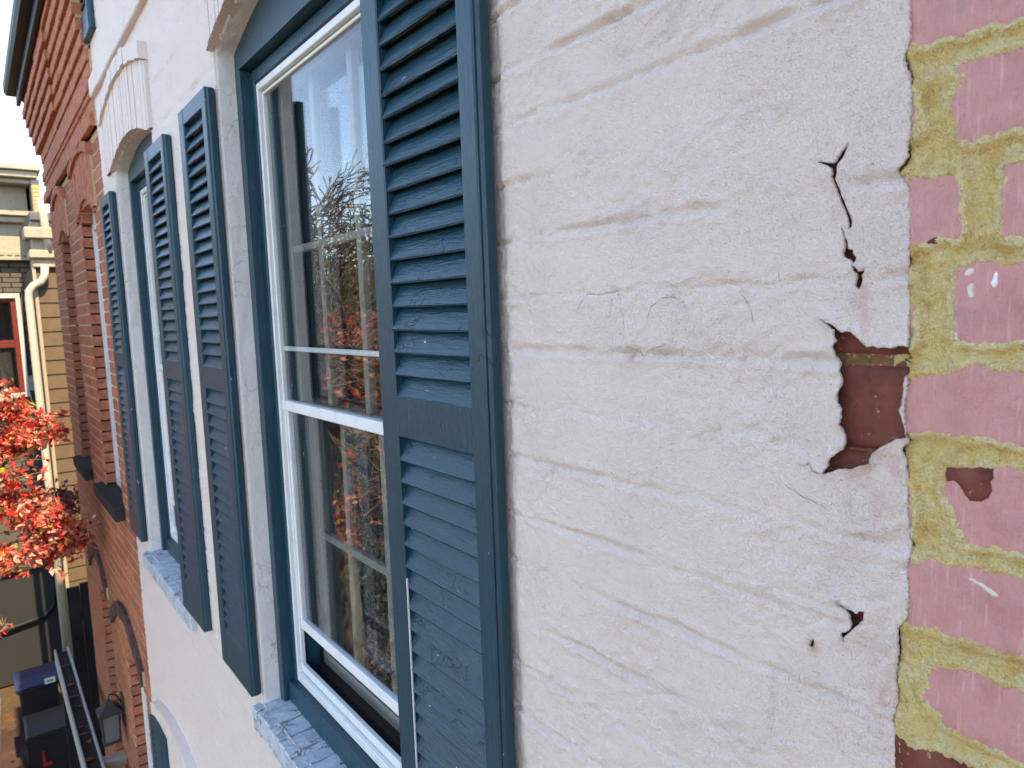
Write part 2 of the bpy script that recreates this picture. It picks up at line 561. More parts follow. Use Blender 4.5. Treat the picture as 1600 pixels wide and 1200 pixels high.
MT['paleh'] = mat('pale_house_render', (0.52, 0.48, 0.42), 0.8, 0.25, var=[(1.5, (0.45, 0.41, 0.36), 0.4, 0.7, 4)])
MT['roof'] = mat('dark_roof_slate', (0.07, 0.072, 0.08), 0.6, 0.4, var=[(9, (0.10, 0.10, 0.11), 0.4, 0.7)])
HOLES = {
'c1' : [(0.297, 0.1105), (0.2893, 0.1077), (0.2851, 0.1065), (0.283, 0.1073), (0.278, 0.1135), (0.2722, 0.1198), (0.2759, 0.1121), (0.2792, 0.1076), (0.2812, 0.1046), (0.2814, 0.0999), (0.283, 0.0946), (0.2815, 0.0906), (0.2781, 0.0829), (0.2753, 0.0763), (0.2722, 0.0687), (0.2689, 0.0601), (0.2695, 0.0551), (0.2715, 0.0533), (0.2703, 0.0583), (0.2715, 0.0635), (0.2743, 0.07), (0.2769, 0.0745), (0.2779, 0.0788), (0.2814, 0.0865), (0.2836, 0.092), (0.2846, 0.0973), (0.2851, 0.104), (0.2893, 0.1068)] ,
'c2' : [(0.2766, 0.0569), (0.2748, 0.0505), (0.2722, 0.0451), (0.2713, 0.0388), (0.2673, 0.0378), (0.2674, 0.0349), (0.2653, 0.0325), (0.2667, 0.027), (0.2699, 0.0314), (0.2746, 0.0335), (0.275, 0.036), (0.2732, 0.041), (0.2739, 0.0463)] ,
'c3' : [(0.2683, 0.0268), (0.2656, 0.0239), (0.2639, 0.0207), (0.261, 0.0205), (0.2584, 0.0234), (0.2593, 0.0204), (0.2618, 0.0181), (0.2609, 0.0143), (0.2616, 0.0092), (0.2632, 0.0068), (0.2655, 0.01), (0.265, 0.0156), (0.2645, 0.0191), (0.2664, 0.0219)] ,
'main' : [(0.2928, -0.0149), (0.2885, -0.0172), (0.2814, -0.021), (0.275, -0.0266), (0.2725, -0.0256), (0.2676, -0.0257), (0.2638, -0.029), (0.2602, -0.0332), (0.2553, -0.0379), (0.2506, -0.0366), (0.2465, -0.0384), (0.2414, -0.0377), (0.2357, -0.0381), (0.2302, -0.0363), (0.2205, -0.0372), (0.2199, -0.0591), (0.2253, -0.0594), (0.2268, -0.0641), (0.2263, -0.0723), (0.2271, -0.077), (0.2268, -0.0805), (0.2291, -0.0843), (0.2267, -0.0912), (0.2244, -0.0968), (0.2233, -0.105), (0.2236, -0.1056), (0.2308, -0.1071), (0.2375, -0.1116), (0.2443, -0.1168), (0.2495, -0.1218), (0.2502, -0.1269), (0.2499, -0.1293), (0.2571, -0.1317), (0.2656, -0.1362), (0.2757, -0.1378), (0.2821, -0.1415), (0.288, -0.1441), (0.29, -0.1441), (0.2854, -0.1387), (0.2842, -0.1346), (0.2823, -0.1298), (0.2772, -0.1251), (0.2722, -0.1206), (0.2695, -0.1151), (0.2704, -0.1121), (0.2698, -0.1095), (0.2724, -0.1047), (0.2748, -0.1005), (0.2736, -0.0947), (0.2742, -0.0884), (0.2769, -0.0836), (0.2771, -0.076), (0.2743, -0.0689), (0.2741, -0.0633), (0.277, -0.0546), (0.2797, -0.0485), (0.2817, -0.041), (0.2821, -0.0366), (0.2793, -0.0334), (0.2812, -0.0291), (0.2819, -0.0241), (0.2878, -0.0191)] ,
'tail' : [(0.3106, -0.1397), (0.305, -0.1396), (0.3009, -0.1371), (0.2993, -0.1385), (0.2977, -0.1426), (0.2933, -0.144), (0.2907, -0.1441), (0.294, -0.1449), (0.2985, -0.1434), (0.3002, -0.1392), (0.3015, -0.138), (0.305, -0.1404)] ,
'low' : [(0.2766, -0.249), (0.2716, -0.2509), (0.2671, -0.2536), (0.2627, -0.253), (0.2573, -0.2542), (0.2563, -0.2516), (0.2516, -0.2507), (0.2529, -0.2584), (0.2561, -0.2628), (0.2624, -0.2708), (0.2657, -0.2754), (0.2685, -0.2799), (0.2688, -0.287), (0.2698, -0.2793), (0.2708, -0.2761), (0.2646, -0.2716), (0.2634, -0.2665), (0.264, -0.2576), (0.2682, -0.2551), (0.2727, -0.2536)] ,
'dot' : [(0.2995, -0.2974), (0.2978, -0.2936), (0.2949, -0.2901), (0.2951, -0.2945), (0.297, -0.2989), (0.2994, -0.2998)] ,
'edge' : [(0.231, 0.2795), (0.2293, 0.2103), (0.2286, 0.1839), (0.2302, 0.1778), (0.233, 0.1712), (0.2311, 0.1649), (0.2289, 0.1598), (0.2273, 0.1483), (0.2275, 0.1215), (0.2285, 0.1105), (0.2283, 0.1014), (0.2356, 0.0922), (0.2351, 0.0903), (0.2279, 0.0882), (0.2269, 0.0624), (0.2254, 0.0391), (0.2261, 0.0299), (0.2266, 0.0159), (0.2249, -0.0171), (0.2244, -0.0385), (0.2242, -0.0649), (0.2259, -0.0845), (0.2238, -0.0999), (0.2226, -0.1085), (0.2271, -0.114), (0.2238, -0.1334), (0.2227, -0.163), (0.2204, -0.1816), (0.2188, -0.1883), (0.2204, -0.1988), (0.2215, -0.2082), (0.2197, -0.2281), (0.2202, -0.2437), (0.2238, -0.2511), (0.2274, -0.2566), (0.2262, -0.2666), (0.2283, -0.2992), (0.227, -0.3146), (0.2304, -0.335), (0.2253, -0.3461), (0.2233, -0.3721), (0.2205, -0.4254)] ,
}
PINK = {
'p1' : [(0.2301, 0.2429), (0.2285, 0.1786), (0.2212, 0.1764), (0.2137, 0.1762), (0.2097, 0.178), (0.1978, 0.1759), (0.1845, 0.1757), (0.1772, 0.1778), (0.171, 0.1749), (0.1613, 0.1756), (0.1414, 0.1753), (0.1437, 0.232)] ,
'p2' : [(0.1972, 0.1573), (0.199, 0.1536), (0.1958, 0.1493), (0.1979, 0.1427), (0.2017, 0.1373), (0.2001, 0.1241), (0.1982, 0.112), (0.1968, 0.1057), (0.1878, 0.1039), (0.1784, 0.1048), (0.1729, 0.1053), (0.1669, 0.1073), (0.1587, 0.1063), (0.1323, 0.1081), (0.1343, 0.156), (0.1606, 0.1569), (0.1747, 0.1572), (0.1895, 0.1575)] ,
'p2b' : [(0.2286, 0.1477), (0.2259, 0.1444), (0.2243, 0.1342), (0.2219, 0.1225), (0.2192, 0.1175), (0.2226, 0.1151), (0.2277, 0.1144)] ,
'p3' : [(0.2279, 0.0882), (0.2175, 0.085), (0.207, 0.0833), (0.199, 0.0858), (0.1961, 0.0823), (0.1954, 0.0731), (0.1936, 0.0636), (0.1941, 0.055), (0.1919, 0.049), (0.193, 0.0439), (0.196, 0.0394), (0.1997, 0.0398), (0.2092, 0.0416), (0.2158, 0.0377), (0.2267, 0.0365)] ,
'p4' : [(0.1703, 0.0821), (0.1671, 0.0741), (0.1694, 0.0674), (0.1688, 0.0602), (0.1679, 0.055), (0.1691, 0.0472), (0.1714, 0.0394), (0.1679, 0.0353), (0.1629, 0.0356), (0.1561, 0.0353), (0.1048, 0.032), (0.1076, 0.0931), (0.158, 0.086), (0.1661, 0.085)] ,
'p5' : [(0.1958, 0.0176), (0.1943, 0.0086), (0.1964, -0.0034), (0.1956, -0.0147), (0.1943, -0.0306), (0.1847, -0.0332), (0.175, -0.0334), (0.1656, -0.0329), (0.1537, -0.0306), (0.1203, -0.0302), (0.1224, 0.0206), (0.1556, 0.0199), (0.1652, 0.0181), (0.1753, 0.021), (0.1825, 0.0211), (0.1883, 0.0189)] ,
'p5b' : [(0.2266, 0.0164), (0.2199, 0.0123), (0.2223, 0.0045), (0.2202, -0.0092), (0.2215, -0.029), (0.224, -0.0361), (0.2262, -0.0362), (0.2275, 0.016)] ,
'p6' : [(0.2251, -0.0616), (0.2264, -0.0845), (0.2224, -0.1012), (0.2105, -0.0993), (0.1998, -0.0999), (0.1877, -0.1012), (0.1778, -0.0995), (0.1666, -0.1004), (0.158, -0.1015), (0.1511, -0.1032), (0.1235, -0.1061), (0.1257, -0.0526), (0.1529, -0.0519), (0.1613, -0.0514), (0.1729, -0.0497), (0.1826, -0.0474), (0.1869, -0.0512), (0.1941, -0.0525), (0.201, -0.0556)] ,
'p7' : [(0.1978, -0.1228), (0.1979, -0.1357), (0.1995, -0.1398), (0.1949, -0.1499), (0.1901, -0.1599), (0.1886, -0.1686), (0.1847, -0.1725), (0.1853, -0.1798), (0.1761, -0.1788), (0.1672, -0.1756), (0.1569, -0.1762), (0.1484, -0.1758), (0.1078, -0.1739), (0.1102, -0.1184), (0.1505, -0.1184), (0.1597, -0.1177), (0.1675, -0.1198), (0.1887, -0.1233)] ,
'p7b' : [(0.2245, -0.1424), (0.2218, -0.1439), (0.2196, -0.1574), (0.2184, -0.1696), (0.22, -0.1785), (0.2237, -0.1784)] ,
'p8' : [(0.2222, -0.1993), (0.22, -0.2514), (0.2131, -0.2515), (0.2011, -0.2503), (0.1911, -0.2516), (0.1799, -0.2495), (0.1726, -0.2501), (0.1589, -0.2492), (0.1457, -0.2483), (0.1211, -0.248), (0.1232, -0.1956), (0.1477, -0.1937), (0.1681, -0.1931), (0.1849, -0.1935), (0.1952, -0.1988), (0.2062, -0.193), (0.2135, -0.2014)] ,
'p9' : [(0.2004, -0.2773), (0.2045, -0.2866), (0.203, -0.2947), (0.2086, -0.3038), (0.2039, -0.3095), (0.1971, -0.3152), (0.1934, -0.3211), (0.1827, -0.3225), (0.1682, -0.3229), (0.1582, -0.3237), (0.143, -0.3245), (0.0949, -0.3256), (0.0971, -0.2743), (0.1448, -0.2744), (0.1523, -0.2744), (0.1619, -0.2747), (0.1719, -0.2707), (0.1842, -0.2718), (0.1925, -0.2766)] ,
'p10' : [(0.2248, -0.3458), (0.2129, -0.3516), (0.1971, -0.3452), (0.1799, -0.3439), (0.1422, -0.3456), (0.1276, -0.3444), (0.1249, -0.4141), (0.1796, -0.4236), (0.2228, -0.4324)] ,
'chip7' : [(0.1982, -0.1239), (0.187, -0.1231), (0.1755, -0.1203), (0.1678, -0.1205), (0.1676, -0.1275), (0.1695, -0.1298), (0.1681, -0.1361), (0.1699, -0.1413), (0.1747, -0.1451), (0.1813, -0.1459), (0.1847, -0.1422), (0.1883, -0.136), (0.1927, -0.1329), (0.1979, -0.1348)] ,
'chip3' : [(0.2158, 0.0377), (0.2121, 0.0406), (0.2092, 0.0416), (0.2038, 0.0406), (0.1997, 0.0393), (0.1968, 0.0381), (0.2016, 0.0373), (0.2091, 0.0371)] ,
'drip1' : [(0.1712, 0.0151), (0.1698, 0.0142), (0.1694, 0.0074), (0.1705, 0.0041), (0.1724, 0.004), (0.1739, 0.0068), (0.1723, 0.0121)] ,
'drip2' : [(0.1861, 0.0079), (0.184, 0.0078), (0.1843, 0.0036), (0.1832, -0.0019), (0.1849, -0.0032), (0.1875, 0.0001), (0.188, 0.0047)] ,
'drip3' : [(0.188, 0.0185), (0.1832, 0.0191), (0.1843, 0.0146), (0.187, 0.0125), (0.1912, 0.0141)] ,
'drip4' : [(0.1946, -0.0264), (0.1935, -0.0269), (0.1933, -0.0316), (0.1949, -0.0316)] ,
'drip5' : [(0.1842, -0.2025), (0.1781, -0.2019), (0.1701, -0.2042), (0.1602, -0.21), (0.165, -0.212), (0.172, -0.2072)] ,
}
HAIR = [[(0.5814, -0.0126), (0.5794, -0.0017), (0.5638, 0.0151), (0.5379, 0.0141), (0.5179, 0.0174), (0.5153, 0.0091), (0.5102, -0.0114), (0.5089, -0.0227)], [(0.525, 0.0074), (0.5273, -0.007), (0.5303, -0.0122), (0.5356, -0.0069)], [(0.4769, -0.0158), (0.4705, -0.0022), (0.4565, 0.0071), (0.4458, 0.0082), (0.4318, 0.0025), (0.425, -0.008)], [(0.5027, -0.042), (0.4842, -0.0527), (0.4737, -0.0454), (0.4512, -0.0382)], [(0.3696, 0.01), (0.3598, -0.0041), (0.3565, -0.0178)], [(0.3227, -0.1602), (0.3078, -0.1671), (0.284, -0.1739)], [(0.3802, 0.1337), (0.3503, 0.122), (0.3434, 0.125), (0.3227, 0.121), (0.3094, 0.1217)], [(0.2968, 0.1245), (0.2771, 0.1258)], [(0.5056, -0.177), (0.5002, -0.1825), (0.4919, -0.1762)], [(0.5002, -0.1825), (0.5012, -0.1883)], [(0.3319, 0.0251), (0.3307, 0.0168)]]

# ------------------------------------------------------------------ ground
def sheet(name, x0, x1, y0, y1, z, m):
    o = obj(name, me_from(name, [(x0, y0, z), (x1, y0, z), (x1, y1, z), (x0, y1, z)], [(0, 1, 2, 3)], m))
    return struct(o)


ground = sheet('ground', -400, 400, -400, 400, GZ - 0.03, MT['earth'])
pav = MB().box(-30, 60, 1.35, 3.6, GZ - 0.2, GZ, 0.01).build('pavement', MT['concrete']); struct(pav)
kerb = MB().box(-30, 60, 3.601, 3.74, GZ - 0.2, GZ + 0.004, 0.012).build('kerb', MT['concrete']); struct(kerb)
road = sheet('road', -60, 90, 3.741, 11.5, GZ - 0.12 + 0.1, MT['asphalt'])
fpav = MB().box(-30, 60, 11.5, 14, GZ - 0.2, GZ, 0.01).build('far_pavement', MT['concrete']); struct(fpav)

# ------------------------------------------------------------------ wall helpers
WHITE_J = [0.87, 0.79, 0.72, 0.65, 0.58, 0.51, 0.44, 0.367, 0.295, 0.230, 0.158, 0.088, 0.017, -0.050, -0.122, -0.192, -0.269, -0.335, -0.411, -0.480, -0.550]
J_ALL = [0.87 + 0.0705 * k for k in range(22, 0, -1)] + WHITE_J + [-0.55 - 0.0705 * k for k in range(1, 66)]
J_ALL = np.array(J_ALL)


def relief(X, Z, amp=1.0, near=True):
    X = np.asarray(X); Z = np.asarray(Z)
    y = 0.0045 * fbm(X * 6, Z * 6, 2, 3) + 0.0030 * fbm(X * 22, Z * 26, 2, 15)
    zz = Z + 0.0045 * fbm(X * 9, Z * 4, 2, 11) + 0.0050 * fbm(X * 45, Z * 45, 2, 12)
    idx = np.abs(J_ALL[:, None] - zz[None, :]).argmin(0) if len(zz) < 400000 else None
    zc = J_ALL[idx]
    d = zz - zc
    a = np.clip(0.34 + 2.2 * (vn(X * 9, idx * 3.7, 21) - 0.38) + 2.8 * fbm(X * 42, Z * 60, 3, 5), 0.04, 1.5)
    wdt = 0.0030 + 0.0028 * vn(X * 11, idx * 5.1, 31)
    y = y - amp * 0.0046 * a * np.exp(-np.abs(d / wdt) ** 1.6)
    y = y + amp * 0.0013 * a * np.exp(-((d + 0.0070) / 0.0034) ** 2)
    y = y + amp * 0.0009 * a * np.exp(-((d - 0.0085) / 0.0045) ** 2)
    row = np.where(d > 0, idx, idx + 1)
    ph = np.where(row % 2 == 0, 0.335, 0.445)
    bx = (X - ph + 0.004 * fbm(Z * 30, X * 3, 2, 9)) / 0.22
    dv = (bx - np.round(bx)) * 0.22
    bi = np.floor(bx)
    y = y + amp * 0.0022 * (h2(bi, row, 44) - 0.5)
    av = np.clip(2.2 * (h2(np.round(bx), row, 45) - 0.28), 0, 1) * np.clip(0.4 + 3 * fbm(X * 50, Z * 50, 2, 46), 0, 1.3)
    y = y - amp * 0.0032 * av * np.exp(-(dv / 0.0038) ** 2)
    if near:
        m1 = np.clip(3.0 * (vn(X * 14, Z * 18, 61) - 0.38), 0, 1)
        nearj = np.exp(-(d / 0.018) ** 2)
        y = y + (0.0050 * m1 + 0.0034 * nearj) * fbm(X * 85 + 0.6 * Z * 85, Z * 120, 3, 71)
        y = y + 0.0014 * fbm(X * 200, Z * 200, 2, 81)
    return y


def arc(op, x):
    xc = (op['x0'] + op['x1']) / 2; hw = (op['x1'] - op['x0']) / 2
    return op['spring'] + op['rise'] * (1 - ((x - xc) / hw) ** 2)


def wall_grid(name, xs, zs, ops, hfun, m, parent, smooth=True):
    xs = np.array(sorted(set(np.round(xs, 5)))); zs = np.array(sorted(set(np.round(zs, 5))))
    X, Z = np.meshgrid(xs, zs, indexing='ij')
    Z = Z.copy()
    for op in ops:
        for i in np.where((xs >= op['x0'] - 1e-6) & (xs <= op['x1'] + 1e-6))[0]:
            zt = arc(op, xs[i])
            j = np.abs(Z[i] - zt).argmin()
            Z[i, j] = zt
    Y = hfun(X.ravel(), Z.ravel()).reshape(X.shape)
    for op in ops:      # settle to the plane at the opening edge
        dx = np.maximum(np.maximum(op['x0'] - X, X - op['x1']), 0)
        xcl = np.clip(X, op['x0'], op['x1'])
        dz = np.maximum(np.maximum(op['z0'] - Z, Z - arc(op, xcl)), 0)
        w = np.clip(np.hypot(dx, dz) / 0.02, 0, 1)
        Y = Y * w - 0.006 * (1 - w) ** 3
    nx, nz = X.shape
    ii, jj = np.meshgrid(np.arange(nx - 1), np.arange(nz - 1), indexing='ij')
    a = (ii * nz + jj).ravel(); b = ((ii + 1) * nz + jj).ravel()
    F = np.stack([a, a + 1, b + 1, b], 1)
    vx = X.ravel(); vz = Z.ravel()
    cx = vx[F].mean(1); cz = vz[F].mean(1)
    keep = np.ones(len(F), bool)
    for op in ops:
        keep &= ~((cx > op['x0']) & (cx < op['x1']) & (cz > op['z0']) & (cz < arc(op, cx)))
    F = F[keep]
    V = np.stack([vx, Y.ravel(), vz], 1)
    return obj(name, me_from(name, V, F, m, smooth), parent)


def reveal(name, op, y0, y1, m, parent, bumpy=0.004):
    """jambs and arched soffit of an opening, as one strip with a brick-lumpy surface"""
    path = []
    z = op['z0']
    n = int((op['spring'] - op['z0']) / 0.012)
    for i in range(n):
        path.append((op['x1'], z + (op['spring'] - z) * i / n, 1, 0))
    for i in range(61):
        x = op['x1'] + (op['x0'] - op['x1']) * i / 60
        path.append((x, arc(op, x), 0, 1))
    for i in range(1, n + 1):
        path.append((op['x0'], op['spring'] + (z - op['spring']) * i / n, -1, 0))
    path = np.array(path)
    k = 9
    V = []
    s = np.cumsum(np.r_[0, np.hypot(np.diff(path[:, 0]), np.diff(path[:, 1]))])
    for j in range(k):
        t = j / (k - 1)
        yy = y0 + (y1 - y0) * t
        e = bumpy * (fbm(s * 14, np.full_like(s, yy * 40), 3, 5) + 0.6 * fbm(s * 60, np.full_like(s, yy * 90), 2, 7))
        jz = np.abs(((s / 0.0705) % 1) - 0.5)
        e = e - 0.5 * bumpy * np.exp(-((0.5 - jz) / 0.10) ** 2)
        if j == 0:
            e = e * 0 + 0.006
            yy = yy - 0.006
        V.append(np.stack([path[:, 0] - path[:, 2] * e * -1, np.full_like(s, yy), path[:, 1] + path[:, 3] * e], 1))
    V = np.concatenate(V)
    n = len(path)
    F = [(j * n + i, j * n + i + 1, (j + 1) * n + i + 1, (j + 1) * n + i) for j in range(k - 1) for i in range(n - 1)]
    return obj(name, me_from(name, V, F, m, True), parent)


def ribs(x0, x1, zlo, zhi, y0, y1, pitch, seed, back=None):
    """row of upright voussoir bricks, each between two arcs"""
    mb = MB(); rr = random.Random(seed)
    n = int(round((x1 - x0) / pitch)); p = (x1 - x0) / n
    for i in range(n):
        a = x0 + i * p + 0.0018; b = x0 + (i + 1) * p - 0.0018
        d = rr.uniform(-0.002, 0.002)
        poly = [(a, zlo(a)), (b, zlo(b)), (b, zhi(b)), (a, zhi(a))]
        mb.prism_xz(poly, y0, y1 + d)
    poly = [(x0 + (x1 - x0) * i / 30, zlo(x0 + (x1 - x0) * i / 30)) for i in range(31)] + [(x0 + (x1 - x0) * i / 30, zhi(x0 + (x1 - x0) * i / 30)) for i in range(30, -1, -1)]
    if back:
        MB().prism_xz(poly, y0, y1 - 0.0022).build('joint_bed', back[0], back[1])
    else:
        mb.prism_xz(poly, y0, y1 - 0.004)
    return mb


def hoodarc(x0, x1, zin, t, y0, y1, m, name, parent, n=14):
    mb = MB()
    for i in range(n):
        a = x0 + (x1 - x0) * i / n; b = x0 + (x1 - x0) * (i + 1) / n
        g = 0.0012
        yy = y1 + random.uniform(-0.002, 0.002)
        dz = random.uniform(-0.003, 0.003)
        poly = [(a + g, zin(a + g) + dz), (b - g, zin(b - g) + dz), (b - g, zin(b - g) + t + dz), (a + g, zin(a + g) + t + dz)]
        mb.prism_xz(poly, y0, yy)
    poly = [(x0 + (x1 - x0) * i / 30, zin(x0 + (x1 - x0) * i / 30) + 0.004) for i in range(31)] + [(x0 + (x1 - x0) * i / 30, zin(x0 + (x1 - x0) * i / 30) + t - 0.004) for i in range(30, -1, -1)]
    mb.prism_xz(poly, y0, y1 - 0.005)
    return mb.build(name, m, parent)


# ================================================================== the white house
house = thing('white_brick_house', (2.0, 0, GZ), 'white painted brick house with slate blue louvered shutters and peeling paint', 'house')
OPA = dict(x0=1.03, x1=1.92, z0=-1.085, spring=0.687, rise=0.085)
OPB = dict(x0=2.70, x1=3.49, z0=-1.05, spring=0.66, rise=0.066)

# near sheet of thick paint, cracked and holed, over the brick
edge = [(0.229, 0.56), (0.230, 0.42)] + HOLES['edge'] + [(0.222, -0.55), (0.224, -0.76)]
edge_d = dense(edge, 0.0016, 0.0008, closed=False)
outer = edge_d + [(0.86, -0.76), (0.86, 0.56)]
pts = []; cons = []


def addloop(poly):
    n = len(pts)
    pts.extend(Vector(p) for p in poly)
    cons.extend((n + i, n + (i + 1) % len(poly)) for i in range(len(poly)))


addloop(outer)
def swell(poly, d):
    n = len(poly); out = []
    ar = sum(poly[i][0] * poly[(i + 1) % n][1] - poly[(i + 1) % n][0] * poly[i][1] for i in range(n))
    sg = 1 if ar > 0 else -1
    for i in range(n):
        ax, az = poly[i - 1]; bx, bz = poly[(i + 1) % n]
        tx, tz = bx - ax, bz - az
        l = math.hypot(tx, tz) + 1e-9
        out.append((poly[i][0] + sg * tz / l * d, poly[i][1] - sg * tx / l * d))
    return out


def slit(line, w):
    a = []; b = []
    n = len(line)
    line = dense(line, 0.004, 0.0006, closed=False); n = len(line)
    for i, (x, z) in enumerate(line):
        p = line[max(0, i - 1)]; q = line[min(n - 1, i + 1)]
        tx, tz = q[0] - p[0], q[1] - p[1]; l = math.hypot(tx, tz) + 1e-9
        k = w * .5 * math.sin(math.pi * min(0.97, max(0.03, (i + .4) / n))) ** .5 * random.uniform(.5, 1.2)
        a.append((x - tz / l * k, z + tx / l * k)); b.append((x + tz / l * k, z - tx / l * k))
    return a + b[::-1]


hol = {k: dense(swell(dense(v, 0.003), 0.0005) if k[0] == 'c' else v, 0.0016, 0.00035) for k, v in HOLES.items() if k != 'edge'}
for i, l_ in enumerate(HAIR[:6] + HAIR[8:]):
    hol['hair%d' % i] = slit(l_, 0.0005)
for k, v in hol.items():
    addloop(v)
st = 0.0025
gx, gz = np.meshgrid(np.arange(0.215, 0.86, st), np.arange(-0.66, 0.46, st), indexing='ij')
gx = gx.ravel(); gz = gz.ravel()
gx = gx + np.random.uniform(-st * .25, st * .25, gx.shape); gz = gz + np.random.uniform(-st * .25, st * .25, gz.shape)
ok = inpoly(gx, gz, outer) & (gx < 0.855)
dedge = dpoly(gx, gz, edge_d, closed=False)
ok &= dedge > 0.0012
for k, v in hol.items():
    ok &= ~inpoly(gx, gz, v)
    ok &= dpoly(gx, gz, v) > 0.0008
pts.extend(Vector((a, b)) for a, b in zip(gx[ok], gz[ok]))
vv, ee, ff, *_ = delaunay_2d_cdt(pts, cons, [], 0, 1e-6)
PX = np.array([v.x for v in vv]); PZ = np.array([v.y for v in vv])
F = np.array([f for f in ff if len(f) == 3])
cx = PX[F].mean(1); cz = PZ[F].mean(1)
keep = inpoly(cx, cz, outer)
for v in hol.values():
    keep &= ~inpoly(cx, cz, v)
F = F[keep]
PY = relief(PX, PZ)
# the film lifts beside its holes and thins out at the neighbour's brick
lift = np.zeros_like(PY)
for k, v in hol.items():
    s_ = {'main': 0.0034, 'low': 0.0026, 'tail': 0.0018}.get(k, 0.0012 if k[0] == 'c' else 0.0006)
    dd = dpoly(PX, PZ, v)
    lift = np.maximum(lift, s_ * np.exp(-dd / 0.005) * (0.4 + 1.2 * vn(PX * 80, PZ * 80, 91)))
dd = dpoly(PX, PZ, edge_d, closed=False)
PY = PY + lift + 0.0012 * np.exp(-dd / 0.006) * vn(PX * 60, PZ * 60, 92) + 0.001
PY = PY - 0.010 * np.clip((PX - 0.700) / 0.028, 0, 1) ** 2
ec = {}
for tri in F.tolist():
    for i in range(3):
        e = (tri[i], tri[(i + 1) % 3])
        ec[(min(e), max(e))] = ec.get((min(e), max(e)), []) + [e]
V = np.stack([PX, PY, PZ], 1).tolist()
FL = F.tolist()
back = {}
for k, e in ec.items():
    if len(e) == 1:
        a, b = e[0]
        for q in (a, b):
            if q not in back:
                back[q] = len(V)
                V.append((V[q][0] + random.uniform(-0.0005, 0.0005), V[q][1] - 0.0026, V[q][2]))
        FL.append((b, a, back[a], back[b]))
near_wall = obj('painted_wall', me_from('painted_wall', V, FL, MT['white_near'], True), house)
sv = np.array([v[0] for v in V]); sw = np.array([v[2] for v in V])
stn = np.zeros(len(V))
for (ax, az, rx, rz, k) in ((0.257, -0.012, 0.004, 0.022, .55), (0.250, -0.165, 0.022, 0.022, .30), (0.238, -0.305, 0.010, 0.045, .45), (0.262, 0.002, 0.005, 0.012, .5), (0.296, -0.297, 0.006, 0.008, .6), (0.283, 0.085, 0.003, 0.02, .4), (0.245, -0.13, 0.03, 0.012, .35), (0.42, -0.055, 0.012, 0.006, .25), (0.50, -0.053, 0.006, 0.005, .8), (0.365, -0.05, 0.005, 0.005, .6)):
    stn += k * np.exp(-((sv - ax) / rx) ** 2 - ((sw - az) / rz) ** 2)
stn *= np.clip(0.55 + 3.2 * fbm(sv * 150, sw * 90, 3, 33), 0, 1.3)
at_ = near_wall.data.attributes.new('stain', 'FLOAT', 'POINT')
at_.data.foreach_set('value', np.clip(stn, 0, .85).astype(np.float32))

# the brick that shows where the paint has come away
mb = MB().box(0.205, 0.40, -0.05, -0.0115, -0.40, 0.20)
mb.build('mortar_bed', MT['undermortar'], house)
JJ = WHITE_J
ub = {}
for r in range(9, 18):
    zt, zb = JJ[r], JJ[r + 1] if r + 1 < len(JJ) else JJ[r] - 0.07
    cuts = [0.214, 0.335, 0.40] if r % 2 else [0.214, 0.40]
    for a, b in zip(cuts[:-1], cuts[1:]):
        if zt < -0.36 or zb > 0.15:
            continue
        gxx = np.arange(a + 0.004, b - 0.004 + 1e-6, 0.004); gzz = np.linspace(zb + (0.0050 if r == 12 else 0.0006), zt - (0.002 if r == 13 else 0.0006), 18)
        XX, ZZ = np.meshgrid(gxx, gzz, indexing='ij')
        ed = np.minimum(np.minimum(XX - gxx[0], gxx[-1] - XX), np.minimum(ZZ - gzz[0], gzz[-1] - ZZ))
        YY = -0.0085 + 0.0035 * fbm(XX * 40, ZZ * 40, 3, 13) - 0.004 * np.exp(-ed / 0.0016)
        nx, nz = XX.shape
        FF = [(i * nz + j, i * nz + j + 1, (i + 1) * nz + j + 1, (i + 1) * nz + j) for i in range(nx - 1) for j in range(nz - 1)]
        obj('brick', me_from('brick', np.stack([XX.ravel(), YY.ravel(), ZZ.ravel()], 1), FF, MT['patched'], True), house)

# rest of the front, with the two window openings
xs = list(np.arange(0.855, 3.80, 0.012)) + [OPA['x0'], OPA['x1'], OPB['x0'], OPB['x1'], 3.80]
zs = list(np.arange(-2.6, 1.45, 0.0095)) + list(np.arange(GZ, -2.6, 0.06)) + list(np.arange(1.45, 2.42, 0.06)) + [OPA['z0'], OPB['z0']]
wall_grid('wall', xs, zs, [OPA, OPB], lambda x, z: relief(x, z, 0.75, True), MT['white'], house)
wall_grid('wall', list(np.arange(0.225, 0.856, 0.03)) + [0.856], list(np.arange(0.556, 2.42, 0.02)), [], lambda x, z: relief(x, z, 0.8, False), MT['white'], house)
wall_grid('wall', list(np.arange(0.225, 0.856, 0.03)) + [0.856], list(np.arange(GZ, -0.755, 0.02)) + [-0.757], [], lambda x, z: relief(x, z, 0.8, False), MT['white'], house)
reveal('window_reveal', OPA, 0.0, -0.062, MT['reveal'], house)
reveal('window_reveal', OPB, 0.0, -0.062, MT['reveal'], house)

